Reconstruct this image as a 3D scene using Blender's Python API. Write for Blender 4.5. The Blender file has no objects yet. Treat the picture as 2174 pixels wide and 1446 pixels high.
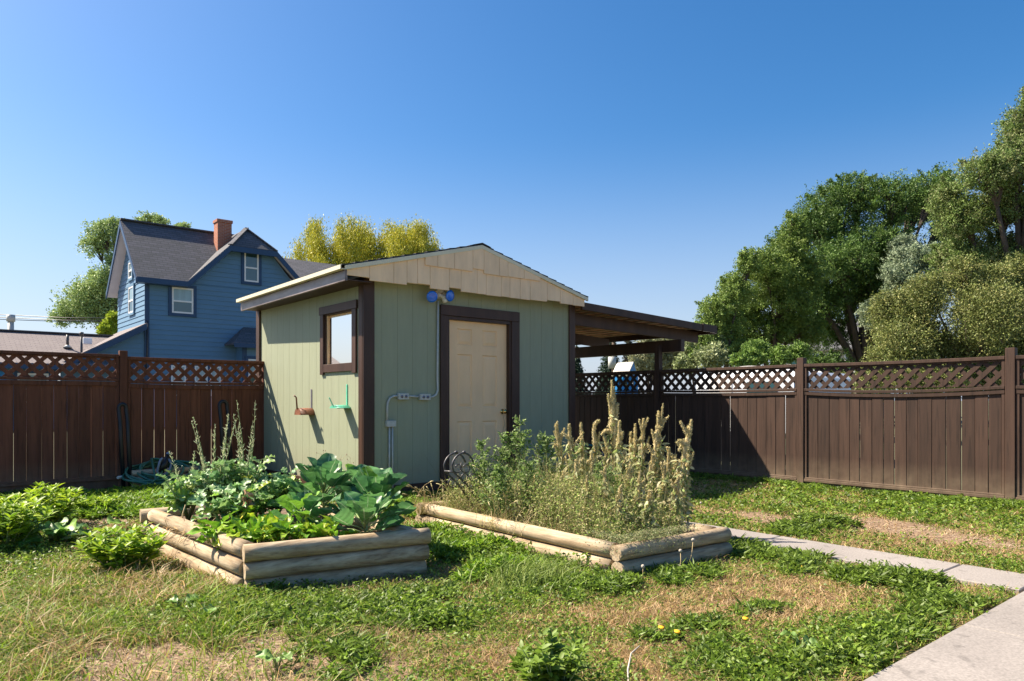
import bpy, math, random
import numpy as np
from mathutils import Vector, Matrix, Quaternion
random.seed(7); RNG = np.random.default_rng(11)
S = bpy.context.scene
COL = S.collection
# ------------------------------------------------------------------ camera, sky, sun, exposure
H = 1.12; F = 1527.0; HY = 850.0
cam = bpy.data.cameras.new('camera'); cam.lens = F / 2174 * 36; cam.sensor_width = 36
cam.shift_y = (HY - 723) / 2174; cam.clip_end = 5000; cam.clip_start = 0.05
co = bpy.data.objects.new('camera', cam); COL.objects.link(co)
YAW = math.radians(40.1)
co.location = (0, 0, H); co.rotation_euler = (math.radians(90), 0, -YAW); S.camera = co
SUN = Vector((-1.0, 1.42, 1.9)).normalized()          # towards the sun
EL = math.asin(SUN.z); AZ = math.atan2(SUN.x, SUN.y)
W = bpy.data.worlds.new('World'); S.world = W; W.use_nodes = True
nt = W.node_tree; bg = nt.nodes['Background']
sky = nt.nodes.new('ShaderNodeTexSky'); sky.sky_type = 'NISHITA'; sky.sun_disc = False
sky.sun_elevation = EL; sky.sun_rotation = AZ
sky.air_density = 1.0; sky.dust_density = 2.0; sky.ozone_density = 2.2; sky.altitude = 600
hs = nt.nodes.new('ShaderNodeHueSaturation'); hs.inputs['Saturation'].default_value = 1.38
nt.links.new(sky.outputs[0], hs.inputs['Color']); tn = nt.nodes.new('ShaderNodeMix'); tn.data_type = 'RGBA'; tn.blend_type = 'MULTIPLY'; tn.inputs[0].default_value = 1; tn.inputs[7].default_value = (1.02, 1.03, 1.03, 1)
nt.links.new(hs.outputs[0], tn.inputs[6]); tg = nt.nodes.new('ShaderNodeTexCoord'); sz = nt.nodes.new('ShaderNodeSeparateXYZ'); nt.links.new(tg.outputs['Generated'], sz.inputs[0])
hr = nt.nodes.new('ShaderNodeMapRange'); hr.interpolation_type = 'SMOOTHSTEP'; hr.inputs[1].default_value = -.02; hr.inputs[2].default_value = .36; hr.inputs[3].default_value = .72; hr.inputs[4].default_value = 0; nt.links.new(sz.outputs[2], hr.inputs[0])
hm_ = nt.nodes.new('ShaderNodeMix'); hm_.data_type = 'RGBA'; nt.links.new(hr.outputs[0], hm_.inputs[0]); nt.links.new(tn.outputs[2], hm_.inputs[6]); hm_.inputs[7].default_value = (3.7, 4.05, 5.0, 1)   # smoky pale band of the summer horizon
nt.links.new(hm_.outputs[2], bg.inputs[0]); bg.inputs[1].default_value = 0.066
sl = bpy.data.lights.new('sun', 'SUN'); sl.energy = 5.0; sl.angle = math.radians(0.55); sl.color = (1, .87, .70)
so = bpy.data.objects.new('sun', sl); COL.objects.link(so)
so.rotation_euler = (-SUN).to_track_quat('-Z', 'Y').to_euler(); so.location = (-20, 30, 40)
S.view_settings.view_transform = 'Standard'; S.view_settings.look = 'None'
S.view_settings.exposure = 1.4; S.view_settings.gamma = 1
S.render.engine = 'CYCLES'
S.render.resolution_x = 1024; S.render.resolution_y = 681

CY, SY = math.cos(YAW), math.sin(YAW)                 # forward = (SY, CY), right = (CY, -SY)
def ray(px):
    a = (px - 1087) / F
    return SY + CY * a, CY - SY * a
def G(px, py, z=0.0):                                 # ground point under a pixel of the photograph
    t = (H - z) * F / (py - HY); dx, dy = ray(px); return Vector((dx * t, dy * t, z))
def PY(px, py, Y):
    dx, dy = ray(px); t = Y / dy; return Vector((dx * t, Y, H + (HY - py) * t / F))
def PX(px, py, X):
    dx, dy = ray(px); t = X / dx; return Vector((X, dy * t, H + (HY - py) * t / F))
def PT(px, py, t):
    dx, dy = ray(px); return Vector((dx * t, dy * t, H + (HY - py) * t / F))
def depth(x, y): return SY * x + CY * y
def pxof(x, y): return 1087 + F * (CY * x - SY * y) / (SY * x + CY * y)

# ------------------------------------------------------------------ materials
def mat(name, col, rough=.6, var=.15, scale=(8, 8, 8), bump=.15, bdist=.01, col2=None, detail=6, spec=.5, metal=0,
        attr=False, transl=0, fine=0, grain=0, rnd=0, dirt=None, speck=0):
    m = bpy.data.materials.new(name); m.use_nodes = True; n = m.node_tree; L = n.links.new
    b = n.nodes['Principled BSDF']; b.inputs['Roughness'].default_value = rough
    b.inputs['Specular IOR Level'].default_value = spec; b.inputs['Metallic'].default_value = metal
    tc = n.nodes.new('ShaderNodeTexCoord'); mp = n.nodes.new('ShaderNodeMapping'); mp.inputs['Scale'].default_value = scale
    L(tc.outputs['Object'], mp.inputs[0])
    no = n.nodes.new('ShaderNodeTexNoise'); no.inputs['Scale'].default_value = 1; no.inputs['Detail'].default_value = detail
    no.inputs['Roughness'].default_value = .62
    L(mp.outputs[0], no.inputs[0])
    rp = n.nodes.new('ShaderNodeMapRange'); rp.inputs[1].default_value = .3; rp.inputs[2].default_value = .7
    L(no.outputs[0], rp.inputs[0])
    mx = n.nodes.new('ShaderNodeMix'); mx.data_type = 'RGBA'
    L(rp.outputs[0], mx.inputs[0])
    if attr:
        at = n.nodes.new('ShaderNodeAttribute'); at.attribute_name = 'Col'
        d = n.nodes.new('ShaderNodeMix'); d.data_type = 'RGBA'; d.blend_type = 'MULTIPLY'; d.inputs[0].default_value = 1
        L(at.outputs[0], d.inputs[6]); k = 1 - var; d.inputs[7].default_value = (k, k, k, 1)
        L(d.outputs[2], mx.inputs[6]); L(at.outputs[0], mx.inputs[7])
    else:
        c2 = col2 or [min(1, c * (1 + var)) for c in col]
        c1 = col if col2 else [c * (1 - var) for c in col]
        mx.inputs[6].default_value = (*c1, 1); mx.inputs[7].default_value = (*c2, 1)
    out = mx.outputs[2]
    if fine:
        n2 = n.nodes.new('ShaderNodeTexNoise'); n2.inputs['Scale'].default_value = fine; n2.inputs['Detail'].default_value = 4
        L(tc.outputs['Object'], n2.inputs[0])
        r2 = n.nodes.new('ShaderNodeMapRange'); r2.inputs[1].default_value = .3; r2.inputs[2].default_value = .7
        r2.inputs[3].default_value = .8; r2.inputs[4].default_value = 1.2; L(n2.outputs[0], r2.inputs[0])
        m2 = n.nodes.new('ShaderNodeVectorMath'); m2.operation = 'SCALE'; L(out, m2.inputs[0]); L(r2.outputs[0], m2.inputs['Scale'])
        out = m2.outputs[0]
    def scaled(o, fac):
        q = n.nodes.new('ShaderNodeVectorMath'); q.operation = 'SCALE'; L(o, q.inputs[0]); L(fac, q.inputs['Scale']); return q.outputs[0]
    if grain:                                            # dark drying cracks and streaks along the board
        m3 = n.nodes.new('ShaderNodeMapping'); m3.inputs['Scale'].default_value = [c * 2.6 for c in scale]; L(tc.outputs['Object'], m3.inputs[0])
        n3 = n.nodes.new('ShaderNodeTexNoise'); n3.inputs['Scale'].default_value = 1; n3.inputs['Detail'].default_value = 3; L(m3.outputs[0], n3.inputs[0])
        r3 = n.nodes.new('ShaderNodeMapRange'); r3.inputs[1].default_value = .34; r3.inputs[2].default_value = .46; r3.inputs[3].default_value = 1 - grain; r3.inputs[4].default_value = 1; L(n3.outputs[0], r3.inputs[0]); out = scaled(out, r3.outputs[0])
    if rnd:                                              # every board its own tone
        oi = n.nodes.new('ShaderNodeObjectInfo'); r4 = n.nodes.new('ShaderNodeMapRange'); r4.inputs[3].default_value = 1 - rnd; r4.inputs[4].default_value = 1 + rnd; L(oi.outputs['Random'], r4.inputs[0]); out = scaled(out, r4.outputs[0])
    if speck:
        n5 = n.nodes.new('ShaderNodeTexNoise'); n5.inputs['Scale'].default_value = speck; n5.inputs['Detail'].default_value = 5; L(tc.outputs['Object'], n5.inputs[0])
        r5 = n.nodes.new('ShaderNodeMapRange'); r5.inputs[1].default_value = .30; r5.inputs[2].default_value = .40; r5.inputs[3].default_value = .72; r5.inputs[4].default_value = 1; L(n5.outputs[0], r5.inputs[0]); out = scaled(out, r5.outputs[0])
    if dirt:                                             # splashed soil above the ground
        sx = n.nodes.new('ShaderNodeSeparateXYZ'); L(tc.outputs['Object'], sx.inputs[0]); r6 = n.nodes.new('ShaderNodeMapRange'); r6.inputs[1].default_value = .1; r6.inputs[2].default_value = dirt; r6.inputs[3].default_value = .75; r6.inputs[4].default_value = 0; L(sx.outputs[2], r6.inputs[0])
        n6 = n.nodes.new('ShaderNodeTexNoise'); n6.inputs['Scale'].default_value = 9; n6.inputs['Detail'].default_value = 8; L(tc.outputs['Object'], n6.inputs[0]); mm = n.nodes.new('ShaderNodeMath'); mm.operation = 'MULTIPLY'; L(r6.outputs[0], mm.inputs[0]); L(n6.outputs[0], mm.inputs[1])
        m6 = n.nodes.new('ShaderNodeMix'); m6.data_type = 'RGBA'; L(mm.outputs[0], m6.inputs[0]); L(out, m6.inputs[6]); m6.inputs[7].default_value = (.24, .18, .12, 1); out = m6.outputs[2]
    L(out, b.inputs['Base Color'])
    if bump:
        bp = n.nodes.new('ShaderNodeBump'); bp.inputs['Strength'].default_value = bump; bp.inputs['Distance'].default_value = bdist
        L(no.outputs[0], bp.inputs['Height']); L(bp.outputs[0], b.inputs['Normal'])
    if transl:
        tr = n.nodes.new('ShaderNodeBsdfTranslucent'); L(out, tr.inputs[0])
        ms = n.nodes.new('ShaderNodeMixShader'); ms.inputs[0].default_value = transl
        L(b.outputs[0], ms.inputs[1]); L(tr.outputs[0], ms.inputs[2])
        L(ms.outputs[0], n.nodes['Material Output'].inputs[0])
    return m

def shingle_mat(name, c1, c2, sx=.33, sy=.14, vec='xy', bump=.5):
    m = bpy.data.materials.new(name); m.use_nodes = True; n = m.node_tree; L = n.links.new
    b = n.nodes['Principled BSDF']; b.inputs['Roughness'].default_value = .9
    tc = n.nodes.new('ShaderNodeTexCoord'); br = n.nodes.new('ShaderNodeTexBrick')
    sp = n.nodes.new('ShaderNodeSeparateXYZ'); cb = n.nodes.new('ShaderNodeCombineXYZ')
    L(tc.outputs['Object'], sp.inputs[0])
    L(sp.outputs[{'x': 0, 'y': 1, 'z': 2}[vec[0]]], cb.inputs[0]); L(sp.outputs[{'x': 0, 'y': 1, 'z': 2}[vec[1]]], cb.inputs[1])
    L(cb.outputs[0], br.inputs[0])
    br.inputs['Scale'].default_value = 1; br.inputs['Brick Width'].default_value = sx; br.inputs['Row Height'].default_value = sy
    br.inputs['Mortar Size'].default_value = .012 if sx > .25 else .008; br.inputs['Mortar Smooth'].default_value = .3
    br.inputs['Color1'].default_value = (*c1, 1); br.inputs['Color2'].default_value = (*c2, 1)
    br.inputs['Mortar'].default_value = (*[c * .62 for c in c1], 1) if sx > .25 else (.35, .3, .26, 1)
    no = n.nodes.new('ShaderNodeTexNoise'); no.inputs['Scale'].default_value = 60; L(tc.outputs['Object'], no.inputs[0])
    mr = n.nodes.new('ShaderNodeMapRange'); mr.inputs[3].default_value = .65; mr.inputs[4].default_value = 1.35; L(no.outputs[0], mr.inputs[0])
    vm = n.nodes.new('ShaderNodeVectorMath'); vm.operation = 'SCALE'; L(br.outputs[0], vm.inputs[0]); L(mr.outputs[0], vm.inputs['Scale'])
    L(vm.outputs[0], b.inputs['Base Color'])
    bp = n.nodes.new('ShaderNodeBump'); bp.inputs['Strength'].default_value = bump; bp.inputs['Distance'].default_value = .01
    bp.invert = True; L(br.outputs['Fac'], bp.inputs['Height']); L(bp.outputs[0], b.inputs['Normal'])
    return m

def glass_mat(name, tint, rough=.02, spec=.9):
    m = bpy.data.materials.new(name); m.use_nodes = True; n = m.node_tree; L = n.links.new
    for x in list(n.nodes):
        if x.type == 'BSDF_PRINCIPLED': n.nodes.remove(x)
    tr = n.nodes.new('ShaderNodeBsdfTransparent'); tr.inputs[0].default_value = (*tint, 1)
    gl = n.nodes.new('ShaderNodeBsdfGlossy'); gl.inputs['Roughness'].default_value = rough
    fr = n.nodes.new('ShaderNodeFresnel'); fr.inputs[0].default_value = 1.5
    mu = n.nodes.new('ShaderNodeMath'); mu.operation = 'MULTIPLY_ADD'; mu.use_clamp = True
    mu.inputs[1].default_value = 1.1; mu.inputs[2].default_value = .06 * spec; L(fr.outputs[0], mu.inputs[0])
    ms = n.nodes.new('ShaderNodeMixShader'); L(mu.outputs[0], ms.inputs[0]); L(tr.outputs[0], ms.inputs[1]); L(gl.outputs[0], ms.inputs[2])
    L(ms.outputs[0], n.nodes['Material Output'].inputs[0])
    return m

M = {}
M['sage'] = mat('sage_siding', (.288, .316, .212), .7, .05, (14, 14, 2.2), .35, .004, dirt=.55)
M['trim'] = mat('brown_trim', (.058, .030, .020), .5, .3, (7, 7, 1.2), .3, .003, spec=.35, rnd=.12)
M['fascia'] = mat('weathered_brown_board', (.075, .05, .045), .4, .4, (4, 1.5, 9), .4, .004, col2=(.30, .25, .24))
M['cream'] = mat('cream_paint', (.88, .60, .335), .6, .06, (6, 6, 2), .12, .003, dirt=.6)
M['gable'] = mat('cream_shingle', (.86, .62, .39), .75, .11, (9, 9, 2.5), .2, .003)
M['palecream'] = mat('pale_cream_trim', (.66, .62, .46), .55, .07, (4, 4, 4), .1)
M['roofing'] = mat('asphalt_shingle', (.035, .035, .04), .95, .5, (30, 30, 30), .6, .01)
M['fencel'] = mat('reddish_brown_stain', (.135, .050, .028), .7, .3, (14, 14, .9), .5, .005, spec=.25, grain=.35, rnd=.16, dirt=.4)
M['fencer'] = mat('dark_brown_stain', (.052, .029, .020), .65, .3, (14, 14, .9), .5, .005, spec=.3, grain=.35, rnd=.16, dirt=.4)
M['brass'] = mat('brass', (.75, .5, .18), .25, .1, metal=1)
M['galv'] = mat('painted_conduit', (.45, .47, .44), .5, .15, (20, 20, 20))
M['whiteplastic'] = mat('weathered_white_lamp_holder', (.68, .66, .58), .5, .2, (40, 40, 40))
M['blueglass'] = mat('blue_flood_bulb', (.0, .15, .75), .15, .3, (60, 60, 60), spec=.8)
M['rust'] = mat('rusty_brown_metal', (.22, .085, .045), .55, .3, (30, 30, 30))
M['mint'] = mat('green_metal', (.12, .48, .32), .45, .15, (30, 30, 30))
M['greymetal'] = mat('grey_metal', (.3, .28, .33), .4, .2, (20, 20, 20), metal=.5)
M['glass'] = glass_mat('window_glass', (.95, .97, .97))
M['curtain'] = mat('white_sheet_behind_glass', (.85, .87, .84), .8, .08, (3, 3, 3))
M['dark'] = mat('dark_interior', (.02, .02, .025), .9)
M['log'] = mat('weathered_log', (.27, .185, .105), .8, .2, (1.6, 26, 26), .7, .007, col2=(.53, .44, .31), spec=.2, fine=7, grain=.3, rnd=.08)
M['logy'] = mat('weathered_log_b', (.27, .185, .105), .8, .2, (26, 1.6, 26), .7, .007, col2=(.53, .44, .31), spec=.2, fine=7, grain=.3, rnd=.08)
M['logend'] = mat('log_cut_end', (.34, .25, .17), .8, .3, (25, 25, 25), .3)
M['soil'] = mat('garden_soil', (.13, .085, .055), .95, .4, (14, 14, 14), .9, .03, fine=60)
M['concrete'] = mat('concrete', (.25, .228, .21), .85, .16, (1.1, 1.1, 1.1), .1, .004, fine=90, speck=14)
M['ground'] = mat('yard_earth', (.3, .2, .1), .95, .35, (22, 22, 22), .8, .02, attr=True, fine=70)
M['blade'] = mat('grass_blades', (0, 0, 0), .55, .12, (3, 3, 3), 0, attr=True, transl=.35, spec=.35)
M['leaf'] = mat('leaves', (0, 0, 0), .5, .12, (4, 4, 4), 0, attr=True, transl=.42, spec=.4)
M['waxleaf'] = mat('waxy_leaves', (0, 0, 0), .46, .2, (14, 14, 14), .25, .004, attr=True, transl=.3, spec=.6)
M['dryleaf'] = mat('dry_plant', (0, 0, 0), .8, .15, (40, 40, 40), 0, attr=True, transl=.18, spec=.15)
M['treeleaf'] = mat('tree_leaves', (0, 0, 0), .55, .1, (1, 1, 1), 0, attr=True, transl=.22, spec=.3)
M['bark'] = mat('bark', (.085, .065, .05), .95, .35, (9, 9, 2.5), .8, .03)
M['stem'] = mat('green_stem', (.20, .26, .10), .7, .2, (20, 20, 20), 0)
M['drystem'] = mat('dry_stem', (.48, .37, .2), .8, .2, (20, 20, 20), 0)
M['iron'] = mat('black_iron', (.05, .048, .055), .45, .3, (20, 20, 20), spec=.6)
M['blackplastic'] = mat('black_tube', (.010, .011, .015), .4, .2, (10, 10, 10), spec=.4)
M['hose'] = mat('green_hose', (.02, .12, .08), .32, .2, (20, 20, 20), 0, spec=.6)
M['bluegrey'] = mat('blue_grey_plastic', (.16, .2, .3), .4, .1, (10, 10, 10))
M['teal'] = mat('teal_paint', (.03, .3, .3), .45, .15, (10, 10, 10))
M['blue'] = mat('blue_siding', (.105, .215, .335), .6, .06, (1, 1, 3), .05)
M['navy'] = mat('navy_trim', (.012, .05, .125), .5, .1, (2, 2, 2), 0)
M['white'] = mat('white_paint', (.78, .77, .76), .5, .04, (3, 3, 3), 0)
M['soffit'] = mat('white_soffit', (.62, .58, .60), .6, .05, (3, 3, 3), 0)
M['houseroof'] = shingle_mat('house_shingle', (.085, .09, .10), (.125, .125, .145), .33, .11)
M['wingroof'] = shingle_mat('wing_shingle', (.17, .145, .15), (.20, .175, .175), .33, .13)
M['brick'] = shingle_mat('chimney_brick', (.34, .10, .05), (.42, .14, .07), .21, .07, 'xz', .3)
M['brickred'] = mat('reddish_sheathing', (.15, .055, .03), .9, .3, (3, 9, 9), .4, .01, col2=(.62, .30, .15))
M['lath'] = mat('pale_lath', (.32, .23, .13), .9, .3, (10, 3, 10))
M['hglass'] = mat('dark_window_pane', (.03, .075, .09), .06, .2, (1, 1, 1), 0, spec=1)
M['hcurtain'] = mat('curtained_pane', (.22, .33, .36), .12, .25, (9, .1, .3), 0, spec=.9)
M['vinyl'] = mat('white_vehicle_body', (.72, .76, .82), .35, .04, (2, 2, 2), 0)
M['playroof'] = mat('pale_play_roof', (.72, .68, .58), .6, .08, (4, 4, 4))
M['playblue'] = mat('bright_blue_boards', (.01, .2, .5), .5, .1, (6, 6, 1))
M['dandelion'] = mat('yellow_petal', (.8, .42, .01), .7, .1, (60, 60, 60), 0)
M['fluff'] = mat('seed_fluff', (.42, .38, .32), .95, .15, (90, 90, 90), .5)
M['stone'] = mat('grey_stone', (.42, .38, .33), .85, .25, (14, 14, 14), .5, .01)
M['wallcream'] = mat('far_cream_wall', (.5, .46, .38), .8, .1, (2, 2, 2), 0)

# ------------------------------------------------------------------ mesh helpers
class MB:
    def __init__(s): s.v = []; s.f = []; s.sm = []
    def add(s, vs, fs, smooth=False):
        o = len(s.v); s.v += [tuple(v) for v in vs]; s.f += [tuple(i + o for i in f) for f in fs]; s.sm += [smooth] * len(fs); return s
    def box(s, x0, x1, y0, y1, z0, z1, mtx=None):
        vs = [Vector((x, y, z)) for x in (x0, x1) for y in (y0, y1) for z in (z0, z1)]
        if mtx: vs = [mtx @ v for v in vs]
        return s.add(vs, [(0, 1, 3, 2), (4, 6, 7, 5), (0, 4, 5, 1), (2, 3, 7, 6), (0, 2, 6, 4), (1, 5, 7, 3)])
    def beam(s, a, b, w, h, up=(0, 0, 1)):               # box from a to b, w wide, h along up
        a, b = Vector(a), Vector(b); d = (b - a).normalized(); u = Vector(up); r = d.cross(u).normalized(); u = r.cross(d).normalized()
        vs = [p + r * (sx * w / 2) + u * (sz * h / 2) for p in (a, b) for sx in (-1, 1) for sz in (-1, 1)]
        return s.add(vs, [(0, 1, 3, 2), (4, 6, 7, 5), (0, 4, 5, 1), (2, 3, 7, 6), (0, 2, 6, 4), (1, 5, 7, 3)])
    def prism(s, poly, d):                               # polygon (3D points) extruded by vector d
        n = len(poly); d = Vector(d); vs = [Vector(p) for p in poly] + [Vector(p) + d for p in poly]
        fs = [tuple(range(n)), tuple(range(2 * n - 1, n - 1, -1))] + [(i, i + n, (i + 1) % n + n, (i + 1) % n) for i in range(n)]
        return s.add(vs, fs)
    def tube(s, pts, rad, seg=8, caps=True, smooth=True):
        pts = [Vector(p) for p in pts]; n = len(pts)
        if not hasattr(rad, '__len__'): rad = [rad] * n
        up = None; rings = []
        for i, p in enumerate(pts):
            d = (pts[min(i + 1, n - 1)] - pts[max(i - 1, 0)])
            if d.length < 1e-9: d = Vector((0, 0, 1))
            d.normalize()
            if up is None:
                up = d.orthogonal().normalized()
            up = (up - d * up.dot(d));
            if up.length < 1e-6: up = d.orthogonal()
            up.normalize(); r = d.cross(up)
            rings.append([p + (up * math.cos(k * 2 * math.pi / seg) + r * math.sin(k * 2 * math.pi / seg)) * rad[i] for k in range(seg)])
        vs = [v for R in rings for v in R]; fs = []
        for i in range(n - 1):
            for k in range(seg):
                a = i * seg + k; b = i * seg + (k + 1) % seg; fs.append((a, b, b + seg, a + seg))
        s.add(vs, fs, smooth)
        if caps:
            o = len(s.v) - len(vs); s.f += [tuple(o + k for k in range(seg))[::-1], tuple(o + (n - 1) * seg + k for k in range(seg))]; s.sm += [False, False]
        return s
    def lathe(s, c, axis, prof, seg=16):                 # prof: (distance along axis, radius)
        c = Vector(c); axis = Vector(axis).normalized()
        return s.tube([c + axis * p[0] for p in prof], [max(p[1], 1e-4) for p in prof], seg)
    def ball(s, c, r, seg=10, rings=7, sq=(1, 1, 1)):
        vs = []; fs = []
        for i in range(rings + 1):
            th = math.pi * i / rings
            for k in range(seg):
                ph = 2 * math.pi * k / seg
                vs.append((c[0] + r * sq[0] * math.sin(th) * math.cos(ph), c[1] + r * sq[1] * math.sin(th) * math.sin(ph), c[2] + r * sq[2] * math.cos(th)))
        for i in range(rings):
            for k in range(seg):
                a = i * seg + k; b = i * seg + (k + 1) % seg; fs.append((a, a + seg, b + seg, b))
        return s.add(vs, fs, True)
    def build(s, name, m, parent=None, bevel=0, label=None):
        me = bpy.data.meshes.new(name); me.from_pydata(s.v, [], s.f); me.validate(); me.update()
        if any(s.sm) and len(me.polygons) == len(s.sm): me.polygons.foreach_set('use_smooth', s.sm)
        me.materials.append(M[m] if isinstance(m, str) else m)
        return link(name, me, parent, bevel, label)
def link(name, me, parent=None, bevel=0, label=None):
    o = bpy.data.objects.new(name, me); COL.objects.link(o)
    if parent is not None:
        o.parent = parent
        loc = Vector((0, 0, 0)); p = parent
        while p is not None: loc += p.location; p = p.parent
        o.location = -loc if False else (0, 0, 0)
        o.matrix_parent_inverse = Matrix.Translation(-root_loc(parent))
    if bevel:
        b = o.modifiers.new('bevel', 'BEVEL'); b.width = bevel; b.segments = 1; b.limit_method = 'ANGLE'
    if label: o['label'] = label
    return o
def root_loc(p):
    return Vector(p.location) if p.parent is None else Vector((0, 0, 0))
def thing(name, label, cat, loc, group=None):
    o = bpy.data.objects.new(name, None); COL.objects.link(o); o.location = loc; o.empty_display_size = .1
    o['label'] = label; o['category'] = cat
    if group: o['group'] = group
    return o
def tag(o, label=None, cat=None, group=None, kind=None):
    if label: o['label'] = label
    if cat: o['category'] = cat
    if group: o['group'] = group
    if kind: o['kind'] = kind
    return o
def np_mesh(name, V, Q, C, m, parent=None, smooth=False):
    """V (n,3), Q (m,4) quads, C (m,3) colour of each face"""
    me = bpy.data.meshes.new(name); n = len(V); q = len(Q)
    me.vertices.add(n); me.vertices.foreach_set('co', np.asarray(V, np.float32).ravel())
    me.loops.add(q * 4); me.loops.foreach_set('vertex_index', np.asarray(Q, np.int32).ravel())
    me.polygons.add(q); me.polygons.foreach_set('loop_start', np.arange(0, q * 4, 4, dtype=np.int32))
    try: me.polygons.foreach_set('loop_total', np.full(q, 4, np.int32))
    except Exception: pass
    me.update(calc_edges=True)
    if smooth: me.polygons.foreach_set('use_smooth', np.ones(q, bool))
    a = me.color_attributes.new('Col', 'FLOAT_COLOR', 'CORNER')
    cc = np.ones((q * 4, 4), np.float32); cc[:, :3] = np.repeat(np.clip(C, 0, 1), 4, axis=0); a.data.foreach_set('color', cc.ravel())
    me.materials.append(M[m]); return link(name, me, parent)

def nrm(a): return a / np.maximum(np.linalg.norm(a, axis=-1, keepdims=True), 1e-9)
def noise2(x, y, s, seed=0):
    x = np.asarray(x) / s; y = np.asarray(y) / s; xi = np.floor(x).astype(np.int64); yi = np.floor(y).astype(np.int64); fx = x - xi; fy = y - yi
    fx = fx * fx * (3 - 2 * fx); fy = fy * fy * (3 - 2 * fy)
    def h(i, j):
        v = np.sin(i * 127.1 + j * 311.7 + seed * 74.7) * 43758.5453; return v - np.floor(v)
    return (h(xi, yi) * (1 - fx) + h(xi + 1, yi) * fx) * (1 - fy) + (h(xi, yi + 1) * (1 - fx) + h(xi + 1, yi + 1) * fx) * fy
def fbm(x, y, s, seed=0): return .55 * noise2(x, y, s, seed) + .3 * noise2(x, y, s * .45, seed + 1) + .15 * noise2(x, y, s * .2, seed + 2)

def pal(cols, n, jit=.18, w=None):
    c = np.array(cols, float); i = RNG.choice(len(c), n, p=w); j = RNG.integers(0, len(c), n); k = RNG.random((n, 1)) * .4
    return (c[i] * (1 - k) + c[j] * k) * (1 + (RNG.random((n, 1)) - .5) * 2 * jit)

class Leaves:
    """collects flat kite shaped leaves, blades, etc. as quads with a colour each"""
    def __init__(s): s.V = []; s.Q = []; s.C = []; s.n = 0
    def raw(s, V, Q, C): s.V.append(V.reshape(-1, 3)); s.Q.append(Q + s.n); s.C.append(C); s.n += V.reshape(-1, 3).shape[0]
    def kites(s, P, D, N, L, Wd, C, fold=.25, mid=.45):
        """P base, D direction, N approx normal, L length, Wd width"""
        D = nrm(D); R = nrm(np.cross(D, N)); U = np.cross(R, D); n = len(P); L = np.broadcast_to(np.asarray(L).reshape(-1, 1), (n, 1)); Wd = np.broadcast_to(np.asarray(Wd).reshape(-1, 1), (n, 1))
        a = P; b = P + D * L * mid + R * Wd * .5 + U * Wd * fold; c = P + D * L - U * Wd * .1; d = P + D * L * mid - R * Wd * .5 + U * Wd * fold
        V = np.stack([a, b, c, d], 1); Q = np.arange(4 * n).reshape(n, 4); s.raw(V, Q, C)
    def kites2(s, P, D, N, L, Wd, C, droop=.3):
        """leaf of two halves bent downwards: four quads, lens outline"""
        D = nrm(D); R = nrm(np.cross(D, N)); U = np.cross(R, D); n = len(P); L = np.broadcast_to(np.asarray(L).reshape(-1, 1), (n, 1)); Wd = np.broadcast_to(np.asarray(Wd).reshape(-1, 1), (n, 1))
        def pt(u, w, z): return P + D * L * u + R * Wd * w + U * L * z
        ps = [pt(0, 0, 0), pt(.3, .42, -droop * .05 + .04), pt(.33, 0, -droop * .06), pt(.3, -.42, -droop * .05 + .04),
              pt(.68, .36, -droop * .42 + .03), pt(.68, 0, -droop * .42), pt(.68, -.36, -droop * .42 + .03), pt(1, 0, -droop)]
        V = np.stack(ps, 1); b = np.arange(n)[:, None] * 8
        # quads: base-left, left mid etc. (degenerate free)
        q = np.concatenate([b + np.array([0, 1, 4, 2])[None], b + np.array([0, 2, 6, 3])[None], b + np.array([2, 4, 7, 5])[None], b + np.array([2, 5, 7, 6])[None]], 0)
        s.raw(V, q, np.tile(C, (4, 1)))
    def blades(s, P, D, L, Wd, bend, C):
        """bent blades: P root, D direction up, bend vector added at the tip"""
        n = len(P); L = np.asarray(L).reshape(-1, 1) * np.ones((n, 1)); Wd = np.asarray(Wd).reshape(-1, 1) * np.ones((n, 1))
        th = RNG.random((n, 1)) * 6.283; R = np.concatenate([np.cos(th), np.sin(th), np.zeros((n, 1))], 1)
        D = nrm(D)
        m = P + D * L * .5 + bend * L * .18; t = P + D * L * .9 + bend * L * .75
        V = np.stack([P - R * Wd * .5, P + R * Wd * .5, m + R * Wd * .42, m - R * Wd * .42, t + R * Wd * .08, t - R * Wd * .08], 1)
        b = np.arange(n)[:, None] * 6
        q = np.concatenate([b + np.array([0, 1, 2, 3])[None], b + np.array([3, 2, 4, 5])[None]], 0)
        s.raw(V, q, np.tile(C, (2, 1)))
    def build(s, name, m, parent=None, smooth=False):
        return np_mesh(name, np.concatenate(s.V), np.concatenate(s.Q), np.concatenate(s.C), m, parent, smooth)
def rdir(n, zlo=-1, zhi=1):
    z = RNG.uniform(zlo, zhi, n); th = RNG.random(n) * 6.283; r = np.sqrt(np.maximum(0, 1 - z * z)); return np.stack([r * np.cos(th), r * np.sin(th), z], 1)

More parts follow.
